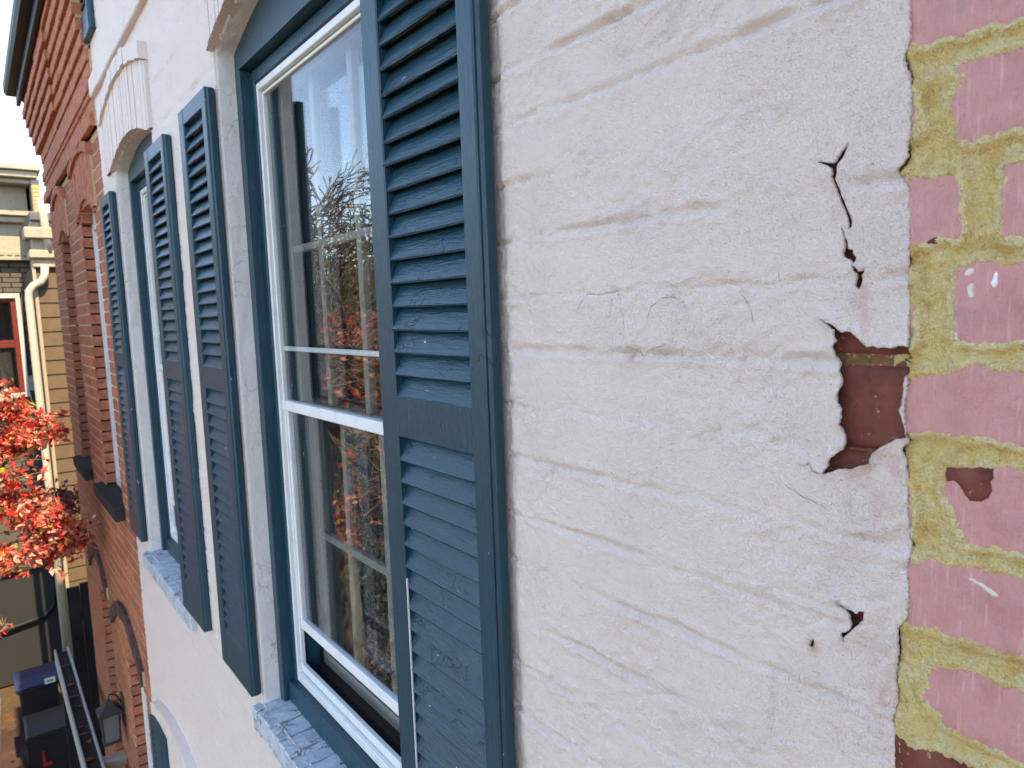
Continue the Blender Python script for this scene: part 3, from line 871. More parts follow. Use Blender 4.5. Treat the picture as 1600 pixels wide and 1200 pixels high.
# belt course and the arched hoods with their ribbed voussoirs
mb = MB()
for i in range(15):
    a = 0.24 + i * 0.237
    mb.box(a, min(a + 0.235, 3.80), -0.01, 0.022 + random.uniform(-.0015, .0015), 1.045, 1.125, 0.004)
mb.build('belt_course', MT['white'], house)
for op, xa, xb, za in ((OPA, 1.025, 1.924, 0.905), (OPB, 2.655, 3.60, 0.88)):
    top = (lambda xa, xb, za: (lambda x: za + 0.075 * (1 - ((x - (xa + xb) / 2) / ((xb - xa) / 2)) ** 2)))(xa, xb, za)
    bot = (lambda op: (lambda x: arc(op, min(max(x, op['x0']), op['x1'])) if op['x0'] <= x <= op['x1'] else op['spring']))(op)
    ribs(xa, xb, bot, top, -0.02, 0.014, 0.0275, 3).build('voussoir_panel', MT['white'], house)
    hoodarc(xa - 0.005, xb + 0.01, top, 0.058, -0.01, 0.027, MT['white'], 'hood_mould', house)
lowtop = lambda x: -1.90 + 0.10 * (1 - ((x - 3.12) / 0.53) ** 2)
hoodarc(2.62, 3.62, lowtop, 0.06, -0.01, 0.035, MT['white'], 'hood_mould', house)

# rowlock sills, one brick at a time
for op in (OPA, OPB):
    n = int(round((op['x1'] - op['x0'] + 0.10) / 0.0735)); x = op['x1'] + 0.02
    for i in range(n):
        me = MB().box(-0.0335, 0.0335, -0.095, 0.024, -0.07, 0.0, 0.003).mesh('sill_brick', MT['sillp'])
        bm = bmesh.new(); bm.from_mesh(me)
        bmesh.ops.subdivide_edges(bm, edges=bm.edges[:], cuts=3, use_grid_fill=True)
        for v in bm.verts:
            v.co += Vector((0.003 * fbm(v.co.y * 70 + i * 3, v.co.z * 70, 2, 9), 0.004 * fbm(v.co.x * 60 + i * 7, v.co.z * 60, 2, 3), 0.007 * fbm(v.co.x * 45 + i * 5, v.co.y * 45, 3, 2) + 0.006 * fbm(v.co.x * 130 + i * 9, v.co.y * 130, 2, 4)))
        bm.to_mesh(me); bm.free()
        b = obj('sill_brick', me, house, (x - 0.0368 - i * 0.0735, random.uniform(-.002, .002), op['z0'] + random.uniform(-0.002, 0.002)))
        b.rotation_euler = (R(-2.5) + random.uniform(-.02, .02), random.uniform(-.02, .02), random.uniform(-.012, .012))
    mm = MB().box(op['x0'] - 0.05, op['x1'] + 0.016, -0.10, 0.014, op['z0'] - 0.075, op['z0'] - 0.010, 0.003).build('sill_mortar', MT['sillp'], house)

# roof and dim rooms behind the windows
MB().box(0.2, 3.805, -6, 0.03, 2.42, 2.62, 0.01).build('roof', MT['roof'], house)
mb = MB()
x0, x1, y0, y1, z0, z1 = 0.5, 3.78, -3.2, -0.125, -1.7, 1.0
V = [(x, y, z) for x in (x0, x1) for y in (y0, y1) for z in (z0, z1)]
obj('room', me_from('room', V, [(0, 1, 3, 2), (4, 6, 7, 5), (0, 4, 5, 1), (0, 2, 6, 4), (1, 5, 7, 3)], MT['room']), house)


# ------------------------------------------------------------------ shutters
def louver_mesh(L, seed):
    rr = random.Random(seed)
    prof = [(-0.0030, -0.0248), (0.0004, -0.0262), (0.0030, -0.0248), (0.0034, 0.0), (0.0030, 0.0248), (0.0, 0.0262), (-0.0030, 0.0248), (-0.0034, 0.0)]
    n = len(prof); V = []
    for i in range(4):
        x = -L / 2 + L * i / 3
        for (a, b) in prof:
            V.append((x, a + rr.uniform(-.0003, .0003), b + rr.uniform(-.0006, .0006)))
    Fc = [(i * n + k, i * n + (k + 1) % n, (i + 1) * n + (k + 1) % n, (i + 1) * n + k) for i in range(3) for k in range(n)]
    Fc += [tuple(range(n))[::-1], tuple(3 * n + k for k in range(n))]
    return me_from('louver', V, Fc, MT['blue_h'], False)


def shutter(x0, x1, z0, z1, label=None, parent=house, rails=None, tilt_all=0.0):
    ws = 0.048
    a, b = (x0 + ws - 0.006, x1 - ws - 0.004)
    mb = MB()
    # outer stile with a worked bead, inner stile plain
    mb.box(x0 + 0.0055, a, 0.001, 0.026, z0, z1, 0.0022)
    mb.box(x0, x0 + 0.009, 0.0005, 0.0215, z0 + 0.001, z1 - 0.001, 0.0045)
    mb.box(b, x1, 0.001, 0.026, z0, z1, 0.0022)
    if rails is None:
        rails = [(z1 - 0.045, z1), (-0.195, -0.128), (z0, z0 + 0.115)]
    for (r0, r1) in rails:
        mb.box(a - 0.001, b + 0.001, 0.0025, 0.0252, r0, r1, 0.0018)
    sh = mb.build('shutter', MT['blue_v'], parent)
    if label:
        sh['label'] = label
    gaps = []
    rs = sorted(rails)
    for (p, q) in zip(rs[:-1], rs[1:]):
        gaps.append((p[1], q[0]))
    var = [louver_mesh(b - a + 0.006, s) for s in (1, 2, 3)]
    for (g0, g1) in gaps:
        n = int(round((g1 - g0) / 0.0351)); p = (g1 - g0) / n
        for i in range(n):
            z = g0 + p * (i + 0.5) + random.uniform(-.0012, .0012)
            o = obj('louver', random.choice(var), sh, ((a + b) / 2, 0.0112 + random.uniform(-.001, .001), z))
            o.rotation_euler = (R(27.5 + random.uniform(-2.0, 2.0)), random.uniform(-.006, .006), random.uniform(-.004, .004))
    return sh


sA = shutter(0.728, 1.033, -1.055, 0.598, 'large slate blue louvered shutter nearest the bare painted wall')
MB().box(0.9755, 0.9772, 0.0240, 0.0266, -0.80, -0.43).build('white_strip', MT['vinyl'], sA)  # thin white strip just inside the stile
MB().box(0.9755, 0.9770, 0.0240, 0.0266, -1.05, -0.83).build('white_strip', MT['vinyl'], sA)
shutter(1.915, 2.205, -1.055, 0.598, 'slate blue shutter with weathered light blue top on the far side of the near window')
shutter(2.415, 2.71, -1.045, 0.588, 'slate blue louvered shutter on the near side of the farther window')
shutter(3.488, 3.77, -1.0, 0.578, 'narrow looking slate blue shutter beside the red brick house')
shutter(3.60, 3.86, 1.29, 2.40, 'lower end of an upper storey shutter at the top of the photo', rails=[(2.35, 2.40), (1.29, 1.40)])
shutter(3.46, 3.75, -3.6, -1.955, 'top of a ground floor shutter at the bottom of the photo', rails=[(-2.0, -1.955), (-3.6, -3.48)])


# ------------------------------------------------------------------ windows
def window(op, label):
    hw = (op['x1'] - op['x0']) / 2; xc = (op['x0'] + op['x1']) / 2
    sx = hw / 0.445
    U = lambda u: xc + (u - 1.475) * sx            # u in the measures of the near window
    dz = op['z0'] + 1.085
    sp = op['spring']
    # storm window: outer flange is the part's own mesh
    mb = MB()

    def ring(mb, u0, u1, za, zb, w, y0, y1, b=0.0015, wb=None, wt=None):
        wb = wb or w; wt = wt or w
        mb.box(U(u0), U(u0) + w, y0, y1, za, zb, b)
        mb.box(U(u1) - w, U(u1), y0, y1, za, zb, b)
        mb.box(U(u0) + w - .0005, U(u1) - w + .0005, y0, y1, zb - wt, zb, b)
        mb.box(U(u0) + w - .0005, U(u1) - w + .0005, y0, y1, za, za + wb, b)
    zt, zb = sp - 0.081, -1.022 + dz
    ring(mb, 1.081, 1.869, zb, zt, 0.0125, -0.106, -0.0890, wt=0.018, wb=0.024)
    win = mb.build('window', MT['vinyl'], house)
    win['label'] = label
    mb = MB(); ring(mb, 1.0945, 1.8555, zb + 0.027, zt - 0.0205, 0.004, -0.112, -0.0995, wt=0.008, wb=0.022); mb.build('storm_track', MT['vinyl'], win)
    # casing, tympanum board and sub-sill in blue
    mb = MB()
    for u0, u1 in ((1.886, 1.9205), (1.0295, 1.064)):
        mb.box(U(u0), U(u1), -0.15, -0.054, op['z0'] - 0.004, sp - 0.044, 0.002)
    mb.build('casing', MT['blue_v'], win)
    poly = [(op['x1'] + 0.004, sp - 0.044), (op['x1'] + 0.004, sp)] + [(op['x1'] - (op['x1'] - op['x0']) * i / 30, arc(op, op['x1'] - (op['x1'] - op['x0']) * i / 30) + 0.006) for i in range(31)] + [(op['x0'] - 0.004, sp), (op['x0'] - 0.004, sp - 0.044)]
    MB().prism_xz(poly, -0.15, -0.0555).build('arched_head_board', MT['blue_v'], win)
    mb = MB()
    for u0, u1 in ((1.866, 1.887), (1.063, 1.084)):
        mb.box(U(u0), U(u1), -0.16, -0.084, op['z0'] + 0.03, sp - 0.046, 0.002)
    mb.box(U(1.083), U(1.867), -0.16, -0.0845, zt + 0.001, sp - 0.0465, 0.002)
    mb.build('stop', MT['blue_v'], win)
    mb = MB().box(U(1.066), U(1.884), -0.16, -0.068, op['z0'] - 0.01, zb - 0.002, 0.003, rot=None)
    mb.build('wood_sill', MT['blue_v'], win)
    # rails
    zm = -0.2315 + dz
    MB().box(U(1.0985), U(1.8515), -0.110, -0.092, zm - 0.0135, zm + 0.0135, 0.002).build('meeting_rail', MT['vinyl'], win)
    MB().box(U(1.0985), U(1.8515), -0.121, -0.1101, -0.0865 + dz, -0.0745 + dz, 0.002).build('cross_bar', MT['vinyl'], win)
    zr = -0.854 + dz
    MB().box(U(1.0995), U(1.8505), -0.120, -0.1035, zr - 0.014, zr + 0.014, 0.002).build('panel_rail', MT['vinyl'], win)
    for u0, u1 in ((1.842, 1.8505), (1.0995, 1.108)):
        MB().box(U(u0), U(u1), -0.119, -0.1045, zr - 0.014, zm - 0.0136, 0.0015).build('panel_stile', MT['vinyl'], win)
    # panes
    MB().box(U(1.098), U(1.852), -0.1075, -0.1050, zm + 0.012, zt - 0.026).build('pane', MT['glass'], win)
    MB().box(U(1.106), U(1.844), -0.1135, -0.1110, zr + 0.012, zm - 0.012).build('pane', MT['dglass'], win)
    # inner sashes, 4 lights wide
    for (za, zb2, yy) in ((zm - 0.03, 0.625 + dz, -0.158), (zb + 0.02, zm + 0.008, -0.186)):
        mb = MB()
        ring(mb, 1.075, 1.875, za, zb2, 0.035, yy - 0.016, yy + 0.014, 0.002)
        mb.build('sash', MT['sash'], win)
        zmid = (za + zb2) / 2
        for u in (1.660, 1.445, 1.232):
            MB().box(U(u) - 0.011, U(u) + 0.011, yy - 0.012, yy + 0.010, za + 0.034, zb2 - 0.034, 0.003).build('muntin', MT['sash'], win)
        MB().box(U(1.11), U(1.84), yy - 0.0115, yy + 0.0095, zmid - 0.010, zmid + 0.010, 0.003).build('muntin', MT['sash'], win)
        MB().box(U(1.105), U(1.845), yy - 0.002, yy + 0.0005, za + 0.03, zb2 - 0.03).build('pane', MT['glass'], win)
    # lining between sash and room
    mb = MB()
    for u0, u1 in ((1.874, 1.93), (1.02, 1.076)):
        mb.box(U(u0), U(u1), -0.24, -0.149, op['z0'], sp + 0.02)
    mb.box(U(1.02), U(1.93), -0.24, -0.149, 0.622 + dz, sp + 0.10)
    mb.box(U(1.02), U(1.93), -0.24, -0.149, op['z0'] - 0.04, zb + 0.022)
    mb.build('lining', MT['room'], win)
    return win


window(OPA, 'near sash window with white storm frame reflecting blue sky and a bare tree')
window(OPB, 'farther sash window with white storm frame half hidden by its shutter')


# ================================================================== the pink painted neighbour
pinkh = thing('pink_brick_house', (-0.2, 0, GZ), 'pink painted brick wall with rough ochre mortar at the right edge', 'house')
polys = {k: v for k, v in PINK.items() if k[0] == 'p'}
GR = {k: dense(v, 0.0025, 0.0006) for k, v in polys.items()}
# mortar sheet with real relief, feathering over the brick edges
xs = np.concatenate([np.arange(-0.75, 0.085, 0.02), np.arange(0.085, 0.2405, 0.0016)])
zs = np.concatenate([np.arange(-0.95, -0.44, 0.02), np.arange(-0.44, 0.30, 0.0016), np.arange(0.30, 0.85, 0.02)])
X, Z = np.meshgrid(xs, zs, indexing='ij')
fx, fz = X.ravel(), Z.ravel()
yb = 0.0016 + 0.0030 * fbm(fx * 55, fz * 55, 3, 3) + 0.0022 * fbm(fx * 210, fz * 210, 3, 4)
mid = np.full(fx.shape, 9.0)
sd = np.full(fx.shape, 9.0)
for v in GR.values():
    box_ = (fx > min(p[0] for p in v) - .03) & (fx < max(p[0] for p in v) + .03) & (fz > min(p[1] for p in v) - .03) & (fz < max(p[1] for p in v) + .03)
    if not box_.any():
        continue
    q = dpoly(fx[box_], fz[box_], v)
    q = np.where(inpoly(fx[box_], fz[box_], v), -q, q)
    sd[box_] = np.minimum(sd[box_], q)
yb = yb + 0.0036 * fbm(fx * 330, fz * 330, 3, 14) - 0.0034 * np.clip((sd - 0.0035) / 0.005, 0, 1) * (sd < 5)
yb = yb - np.clip((0.0012 - sd) * 0.62, 0, 0.009)
inw = inpoly(fx, fz, outer) & (fx > 0.21)
dw = dpoly(fx, fz, edge_d, closed=False)
yb = np.where(inw, yb - 0.010 * np.clip(dw / 0.0025, 0, 1), yb)
edgy = (sd < 0.0042 + 0.004 * fbm(fx * 120, fz * 120, 3, 19)) & (fbm(fx * 40, fz * 40, 2, 23) > -0.03)
nx, nz = X.shape
ii, jj = np.meshgrid(np.arange(nx - 1), np.arange(nz - 1), indexing='ij')
a = (ii * nz + jj).ravel(); b = ((ii + 1) * nz + jj).ravel()
mo = obj('mortar', me_from('mortar', np.stack([fx, yb, fz], 1), np.stack([a, a + 1, b + 1, b], 1), MT['ymortar'], True), pinkh)
mo.data.materials.append(MT['ymortar2'])
mo.data.polygons.foreach_set('material_index', (edgy[a] & edgy[b + 1]).astype(np.int32))


def flatbrick(name, poly, y, m, parent, st=0.0035, rough=0.0014, rim=0.008, dome=0.0):
    P_ = [Vector(p) for p in poly]
    n0 = len(P_)
    cs = [(i, (i + 1) % n0) for i in range(n0)]
    ax = np.array([p[0] for p in poly]); az = np.array([p[1] for p in poly])
    gx, gz = np.meshgrid(np.arange(ax.min(), ax.max(), st), np.arange(az.min(), az.max(), st), indexing='ij')
    gx = gx.ravel() + np.random.uniform(-st * .2, st * .2, gx.size); gz = gz.ravel() + np.random.uniform(-st * .2, st * .2, gz.size)
    ok = inpoly(gx, gz, poly) & (dpoly(gx, gz, poly) > st * .35)
    P_ += [Vector((p, q)) for p, q in zip(gx[ok], gz[ok])]
    vv, ee, ff, *_ = delaunay_2d_cdt(P_, cs, [], 0, 1e-6)
    X_ = np.array([v.x for v in vv]); Z_ = np.array([v.y for v in vv])
    F_ = np.array([f for f in ff if len(f) == 3])
    F_ = F_[inpoly(X_[F_].mean(1), Z_[F_].mean(1), poly)]
    d = dpoly(X_, Z_, poly)
    Y_ = y + rough * fbm(X_ * 45, Z_ * 45, 3, 6) + rough * .5 * fbm(X_ * 160, Z_ * 40, 2, 8) - 0.0012 * np.exp(-d / 0.0014) + dome * np.clip(d / 0.004, 0, 1)
    V = np.stack([X_, Y_, Z_], 1).tolist(); FL = F_.tolist()
    ec = {}
    for tri in FL:
        for i in range(3):
            e = (tri[i], tri[(i + 1) % 3]); ec.setdefault((min(e), max(e)), []).append(e)
    bk = {}
    for e in [e[0] for e in ec.values() if len(e) == 1]:
        for q in e:
            if q not in bk:
                bk[q] = len(V); V.append((V[q][0], V[q][1] - rim, V[q][2]))
        FL.append((e[1], e[0], bk[e[0]], bk[e[1]]))
    me = me_from(name, V, FL, m, True)
    return obj(name, me, parent)


PB = {}
for k, v in GR.items():
    PB[k] = flatbrick('brick', swell(v, 0.0035) if not k.endswith('b') else v, 0.0008 if not k.endswith('b') else 0.0, MT['pink'] if k != 'p10' else MT['patched'], pinkh)
PB['p10']['label'] = 'bare red brick that has lost its pink paint'
# chips down to the red clay, and paint spots
c7 = flatbrick('chip', dense(PINK['chip7'], 0.002, 0.0004), 0.0022, MT['patched'], PB['p7'], st=0.002, rough=0.0016, rim=0.0012)
flatbrick('chip', dense(PINK['chip3'], 0.002, 0.0003), 0.0021, MT['patched'], PB['p3'], st=0.002, rim=0.0012)
for nm, host, mm in (('drip1', 'p5', 'vinyl'), ('drip2', 'p5', 'paintspot'), ('drip3', 'p5', 'paintspot'), ('drip4', 'p5', 'vinyl'), ('drip5', 'p8', 'paintspot')):
    flatbrick('paint_spot', dense(PINK[nm], 0.0012, 0.0003), 0.0019, MT[mm], PB[host], st=0.0015, rough=0.0006, rim=0.0012, dome=0.0003)
# bricks beyond the frame
me = MB().box(-0.5, 0.5, -0.5, 0.5, -0.5, 0.5, 0.04).mesh('brick', MT['pink'])
rowz = [0.245, 0.172, 0.101, 0.034, -0.04, -0.107, -0.189, -0.251, -0.32, -0.435]
for i in range(6): rowz.insert(0, rowz[0] + 0.0705)
for i in range(7): rowz.append(rowz[-1] - 0.0705)
for r, (zt, zb) in enumerate(zip(rowz[:-1], rowz[1:])):
    inview = -0.33 <= zb <= 0.18
    xr = 0.085 if inview or (zb < -0.33 and zb > -0.45) or (zb > .16 and zb < .19) else 0.224
    xr += (0.0 if r % 2 else -0.1) if xr < 0.1 else (0.0 if r % 2 else -0.0)
    x = xr; first = True
    while x > -0.7:
        L = 0.205 if not (first and r % 2) else 0.1
        o = obj('brick', me, pinkh, (x - L / 2, -0.0475, (zt + zb) / 2))
        o.scale = (L - 0.0, 0.1, (zt - zb) - 0.016)
        x -= L + 0.014; first = False
MB().box(-0.75, 0.222, -4, -0.06, GZ, 2.6).build('wall_core', MT['ymortar'], pinkh)
V = MB().box(-0.75, 0.222, -0.06, -0.012, GZ, -0.95).box(-0.75, 0.222, -0.06, -0.012, 0.84, 2.6).build('wall_face', MT['pink'], pinkh)

# unseen block added behind the viewpoint to cut skylight on the shutter sides
mb = MB().box(-3.6, -0.85, 0.0, 0.80, GZ, 2.95, 0.01)
light_blocker = mb.build('light_blocker', MT['pink'], pinkh)
MB().box(-3.75, -0.78, -0.2, 0.92, 2.951, 3.05, 0.01).build('light_blocker_top', MT['roof'], pinkh)  # top slab of the added light-blocking mass
MB().box(-3.6, -0.76, -4, -0.061, GZ, 2.95).build('wall_core', MT['pink'], pinkh)

# ================================================================== the red brick house
redh = thing('red_brick_house', (5.1, 0, GZ), 'red brick house with tan mortar and corbelled brick cornice beyond the white one', 'house')
RO = [dict(x0=4.13, x1=4.72, z0=-0.96, spring=0.59, rise=0.085), dict(x0=5.33, x1=5.815, z0=-0.95, spring=0.575, rise=0.065),
      dict(x0=3.97, x1=4.535, z0=-4.6, spring=-1.95, rise=0.12), dict(x0=5.16, x1=5.605, z0=-4.6, spring=-1.87, rise=0.11)]
RX0, RX1 = 3.802, 6.38
xs = list(np.arange(RX0, RX1, 0.03)) + [RX1] + [o[k] for o in RO for k in ('x0', 'x1')]
zs = list(np.arange(-4.9, 0.92, 0.03)) + [0.92, GZ] + [o['z0'] for o in RO]
mw = wall_grid('mortar_wall', xs, zs, RO, lambda x, z: -0.0015 + 0.0015 * fbm(x * 30, z * 30, 2, 5), MT['tanmortar'], redh)
PITCH = 0.0635
bricks = []
row = 0
z = 0.002 + PITCH * 14 - 0.0015
while z - PITCH > GZ:
    zb, zt = z - PITCH + 0.0045, z - 0.0045
    zm = (zb + zt) / 2
    x = RX0 + (0.0 if row % 2 == 0 else -0.105)
    while x < RX1:
        a, b = max(x, RX0), min(x + 0.2, RX1)
        x += 0.21
        segs = [(a, b)]
        for op in RO:
            ns = []
            for (p, q) in segs:
                if op['z0'] - 0.01 < zm < op['spring'] + op['rise'] * 1.0 + 0.02 and q > op['x0'] and p < op['x1']:
                    if zm > op['spring']:
                        # follow the arch in steps
                        hw = (op['x1'] - op['x0']) / 2; xc = (op['x1'] + op['x0']) / 2
                        r_ = 1 - max(0.0, (zt - op['spring']) / op['rise']) if zt - op['spring'] < op['rise'] else -1
                        if r_ <= 0:
                            ns.append((p, q)); continue
                        e = hw * math.sqrt(r_)
                        lo_, hi_ = xc - e, xc + e
                    else:
                        lo_, hi_ = op['x0'], op['x1']
                    if p < lo_: ns.append((p, min(q, lo_)))
                    if q > hi_: ns.append((max(p, hi_), q))
                else:
                    ns.append((p, q))
            segs = ns
        for (p, q) in segs:
            if q - p > 0.004:
                bricks.append((p, q, zb, zt))
    z -= PITCH; row += 1
# a clipped brick beside an opening leaves a joint's width of face
camp = Vector((0, 0.55, 0))


def seen(b):
    p = Vector(((b[0] + b[1]) / 2, 0, (b[2] + b[3]) / 2)) - camp
    u = p.dot(rt) / p.dot(fw); v = p.dot(up) / p.dot(fw)
    inside = abs(u) < 0.76 and abs(v) < 0.58
    return (0 if inside else 1, p.length)


bricks.sort(key=seen)
bme = [MB().box(-0.5, 0.5, -0.5, 0.5, -0.5, 0.5, 0.03).mesh('brick', MT['redbrick']) for k in range(1)]
for (p, q, zb, zt) in bricks[:300]:
    o = obj('brick', bme[0], redh, ((p + q) / 2, -0.0465 + random.uniform(-.0008, .0012), (zb + zt) / 2))
    o.scale = (q - p, 0.094, zt - zb)
mb = MB()
for (p, q, zb, zt) in bricks[300:]:
    mb.box(p, q, -0.094, 0.0005 + random.uniform(-.0008, .0012), zb, zt)
o = mb.build('brickwork', MT['redbrick'], redh); o['kind'] = 'stuff'

for op, (xa, xb), za in ((RO[0], (4.035, 4.80), 0.845), (RO[1], (5.29, 5.93), 0.815)):
    top = (lambda xa, xb, za: (lambda x: za + 0.06 * (1 - ((x - (xa + xb) / 2) / ((xb - xa) / 2)) ** 2)))(xa, xb, za)
    bot = (lambda op: (lambda x: arc(op, x) if op['x0'] <= x <= op['x1'] else op['spring'] + 0.0))(op)
    ribs(xa, xb, bot, top, -0.09, 0.014, 0.033, 5, (MT['tanmortar'], redh)).build('voussoir_panel', MT['redbrick'], redh)
    hoodarc(xa - 0.01, xb + 0.01, top, 0.05, -0.01, 0.03, MT['redbrick'], 'hood_mould', redh, 11)
for op in RO[2:]:
    xa, xb = (4.0, 4.90) if op is RO[2] else (5.17, 5.90)
    bot = (lambda xa, xb, s: (lambda x: s + 0.19 * (1 - ((x - (xa + xb) / 2) / ((xb - xa) / 2)) ** 2)))(xa - 0.06, xb + 0.06, -1.90 if op is RO[2] else -1.80)
    n = 13
    for i in range(n):
        a = xa - 0.06 + (xb - xa + 0.12) * i / n; b = xa - 0.06 + (xb - xa + 0.12) * (i + 1) / n
        g = 0.003
        MB().prism_xz([(a + g, bot(a + g)), (b - g, bot(b - g)), (b - g, bot(b - g) + 0.085), (a + g, bot(a + g) + 0.085)], -0.05, 0.022 + random.uniform(-.003, .003)).build('voussoir', MT['darkbrick'], redh)
    poly = [(xa - 0.06 + (xb - xa + 0.12) * i / 20, bot(xa - 0.06 + (xb - xa + 0.12) * i / 20) + 0.004) for i in range(21)] + [(xa - 0.06 + (xb - xa + 0.12) * i / 20, bot(xa - 0.06 + (xb - xa + 0.12) * i / 20) + 0.081) for i in range(20, -1, -1)]
    MB().prism_xz(poly, -0.05, 0.012).build('arch_mortar', MT['tanmortar'], redh)
    poly = [(op['x0'] + (op['x1'] - op['x0']) * i / 20, arc(op, op['x0'] + (op['x1'] - op['x0']) * i / 20)) for i in range(21)] + [(op['x0'] + (op['x1'] - op['x0']) * i / 20, bot(op['x0'] + (op['x1'] - op['x0']) * i / 20)) for i in range(20, -1, -1)]
    MB().prism_xz(poly, -0.09, 0.003).build('arch_infill', MT['redbrick'], redh)
for (x0, x1, zt) in ((4.08, 4.86, -0.955), (5.29, 5.93, -0.945)):
    MB().box(x0, x1, -0.10, 0.052, zt - 0.075, zt, 0.006, rot=Matrix.Rotation(R(-4), 3, 'X')).build('stone_sill', MT['slate'], redh)
for op in RO:
    mb = MB()
    w = 0.045
    y0, y1 = -0.11, -0.055
    mb.box(op['x0'], op['x0'] + w, y0, y1, op['z0'], op['spring'], 0.003)
    mb.box(op['x1'] - w, op['x1'], y0, y1, op['z0'], op['spring'], 0.003)
    poly = [(op['x0'] + (op['x1'] - op['x0']) * i / 20, arc(op, op['x0'] + (op['x1'] - op['x0']) * i / 20) + 0.004) for i in range(21)] + [(op['x1'], op['spring'] - 0.05), (op['x0'], op['spring'] - 0.05)]
    mb.prism_xz(poly, y0, y1 + 0.001)
    mb.box(op['x0'] + w, op['x1'] - w, y0, y1 + 0.002, op['z0'], op['z0'] + 0.05, 0.003)
    w1 = mb.build('window', MT['oldwhite'], redh)
    zc = (op['z0'] + op['spring']) / 2
    mb = MB()
    a, b = op['x0'] + w + .001, op['x1'] - w - .001
    for (p, q, yy) in ((zc - 0.02, op['spring'] - 0.051, -0.09), (op['z0'] + 0.051, zc + 0.02, -0.105)):
        mb.box(a, a + 0.035, yy - 0.014, yy + 0.014, p, q, 0.003); mb.box(b - 0.035, b, yy - 0.014, yy + 0.014, p, q, 0.003)
        mb.box(a + .034, b - .034, yy - 0.0135, yy + 0.0135, p, p + 0.035, 0.003); mb.box(a + .034, b - .034, yy - 0.0135, yy + 0.0135, q - 0.035, q, 0.003)
    mb.build('sash', MT['oldwhite'], w1)
    MB().box(a + .02, b - .02, -0.099, -0.096, op['z0'] + 0.06, op['spring'] - 0.06).build('pane', MT['glass'], w1)
x0, x1, y0, y1, z0, z1 = 3.83, 6.35, -3.2, -0.112, -5.0, 0.9
V = [(x, y, z) for x in (x0, x1) for y in (y0, y1) for z in (z0, z1)]
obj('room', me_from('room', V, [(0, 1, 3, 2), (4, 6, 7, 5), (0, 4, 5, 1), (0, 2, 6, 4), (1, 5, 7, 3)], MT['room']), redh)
mb = MB().box(6.30, 6.379, -6, -0.096, GZ, 1.7)
mb.build('side_wall', MT['redbrick'], redh)
# cornice: belt, toothed course and corbelled courses, brick by brick
mb = MB()


def course(mb, x0, x1, yo, z0, z1, L=0.205, j=0.004):
    x = x0; k = 0
    while x < x1 - 0.01:
        b = min(x + L, x1)
        mb.box(x + j / 2, b - j / 2, -0.05, yo + random.uniform(-.002, .002), z0, z1, 0.003)
        x += L; k += 1


course(mb, RX0, RX1, 0.032, 0.925, 0.985)
course(mb, RX0, RX1, 0.012, 0.99, 1.05)
x = RX0
while x < RX1:
    mb.box(x, x + 0.024, -0.02, 0.021, 1.052, 1.078, 0.002); x += 0.047
course(mb, RX0, RX1, 0.026, 1.082, 1.142)
course(mb, RX0, RX1, 0.016, 1.148, 1.21)
for i in range(7):
    z0 = 1.215 + i * 0.0645
    course(mb, RX0, 5.2, 0.024 + 0.0135 * i, z0, z0 + 0.058)
    course(mb, 5.2, RX1, 0.020 + 0.0125 * i, z0, z0 + 0.058)
for i in range(5):
    z0 = 1.215 + 0.0645 * (i + 1)
    course(mb, 5.02 - 0.10 * i, RX1 + 0.01 * i, 0.052 + 0.014 * i, z0 + 0.001, z0 + 0.057, 0.21)
mb.build('cornice_bricks', MT['redbrick'], redh)['kind'] = 'stuff'
MB().box(RX0, RX1, -0.06, 0.008, 0.925, 1.665).build('cornice_mortar', MT['tanmortar'], redh)
mb = MB()
for i in range(7):
    z0 = 1.215 + i * 0.0645
    mb.box(RX0, RX1, -0.05, 0.0205 + 0.0130 * i, z0 + 0.0535, z0 + 0.0675)
mb.build('cornice_bed_joints', MT['tanmortar'], redh)
MB().box(RX0 - 0.1, RX1 + 0.03, -0.3, 0.135, 1.668, 1.70, 0.003).build('soffit', MT['soffit'], redh)
mb = MB().box(RX0 - 0.1, RX1 + 0.03, 0.112, 0.137, 1.63, 1.73, 0.003)
prof = [(0.137, 1.70), (0.19, 1.70), (0.205, 1.72), (0.205, 1.78), (0.198, 1.80), (0.195, 1.80), (0.195, 1.722), (0.187, 1.71), (0.137, 1.71)]
n = len(prof)
V = [(RX0 - 0.1, y, z) for y, z in prof] + [(RX1 + 0.05, y, z) for y, z in prof]
mb.add(V, [(i, (i + 1) % n, n + (i + 1) % n, n + i) for i in range(n)] + [tuple(range(n)), tuple(range(2 * n - 1, n - 1, -1))])
mb.build('gutter', MT['gutter'], redh)
MB().box(RX0 - 0.1, RX1 + 0.02, -6, 0.13, 1.735, 1.83).build('roof', MT['roof'], redh)

# lantern on the pier
lan = thing('wall_lantern', (4.9, 0.0, -2.66), 'black carriage lantern on the red brick pier low in the photo', 'lantern')
mb = MB().box(4.85, 4.95, 0.0, 0.014, -2.56, -2.36, 0.004).tube([(4.9, 0.01, -2.42), (4.9, 0.04, -2.35), (4.9, 0.075, -2.335), (4.9, 0.085, -2.37)], 0.006, 8)
mb.build('bracket', MT['iron'], lan)
mb = MB()
c = (4.9, 0.085)
for (h0, r0, h1, r1) in ((-2.37, 0.012, -2.40, 0.03), (-2.40, 0.03, -2.435, 0.066), (-2.435, 0.066, -2.45, 0.066)):
    V = [(c[0] + sx * r, c[1] + sy * r, h) for h, r in ((h0, r0), (h1, r1)) for sx, sy in ((-1, -1), (1, -1), (1, 1), (-1, 1))]
    mb.add(V, [(0, 1, 5, 4), (1, 2, 6, 5), (2, 3, 7, 6), (3, 0, 4, 7), (0, 3, 2, 1), (4, 5, 6, 7)])
mb.build('cap', MT['iron'], lan)
mb = MB()
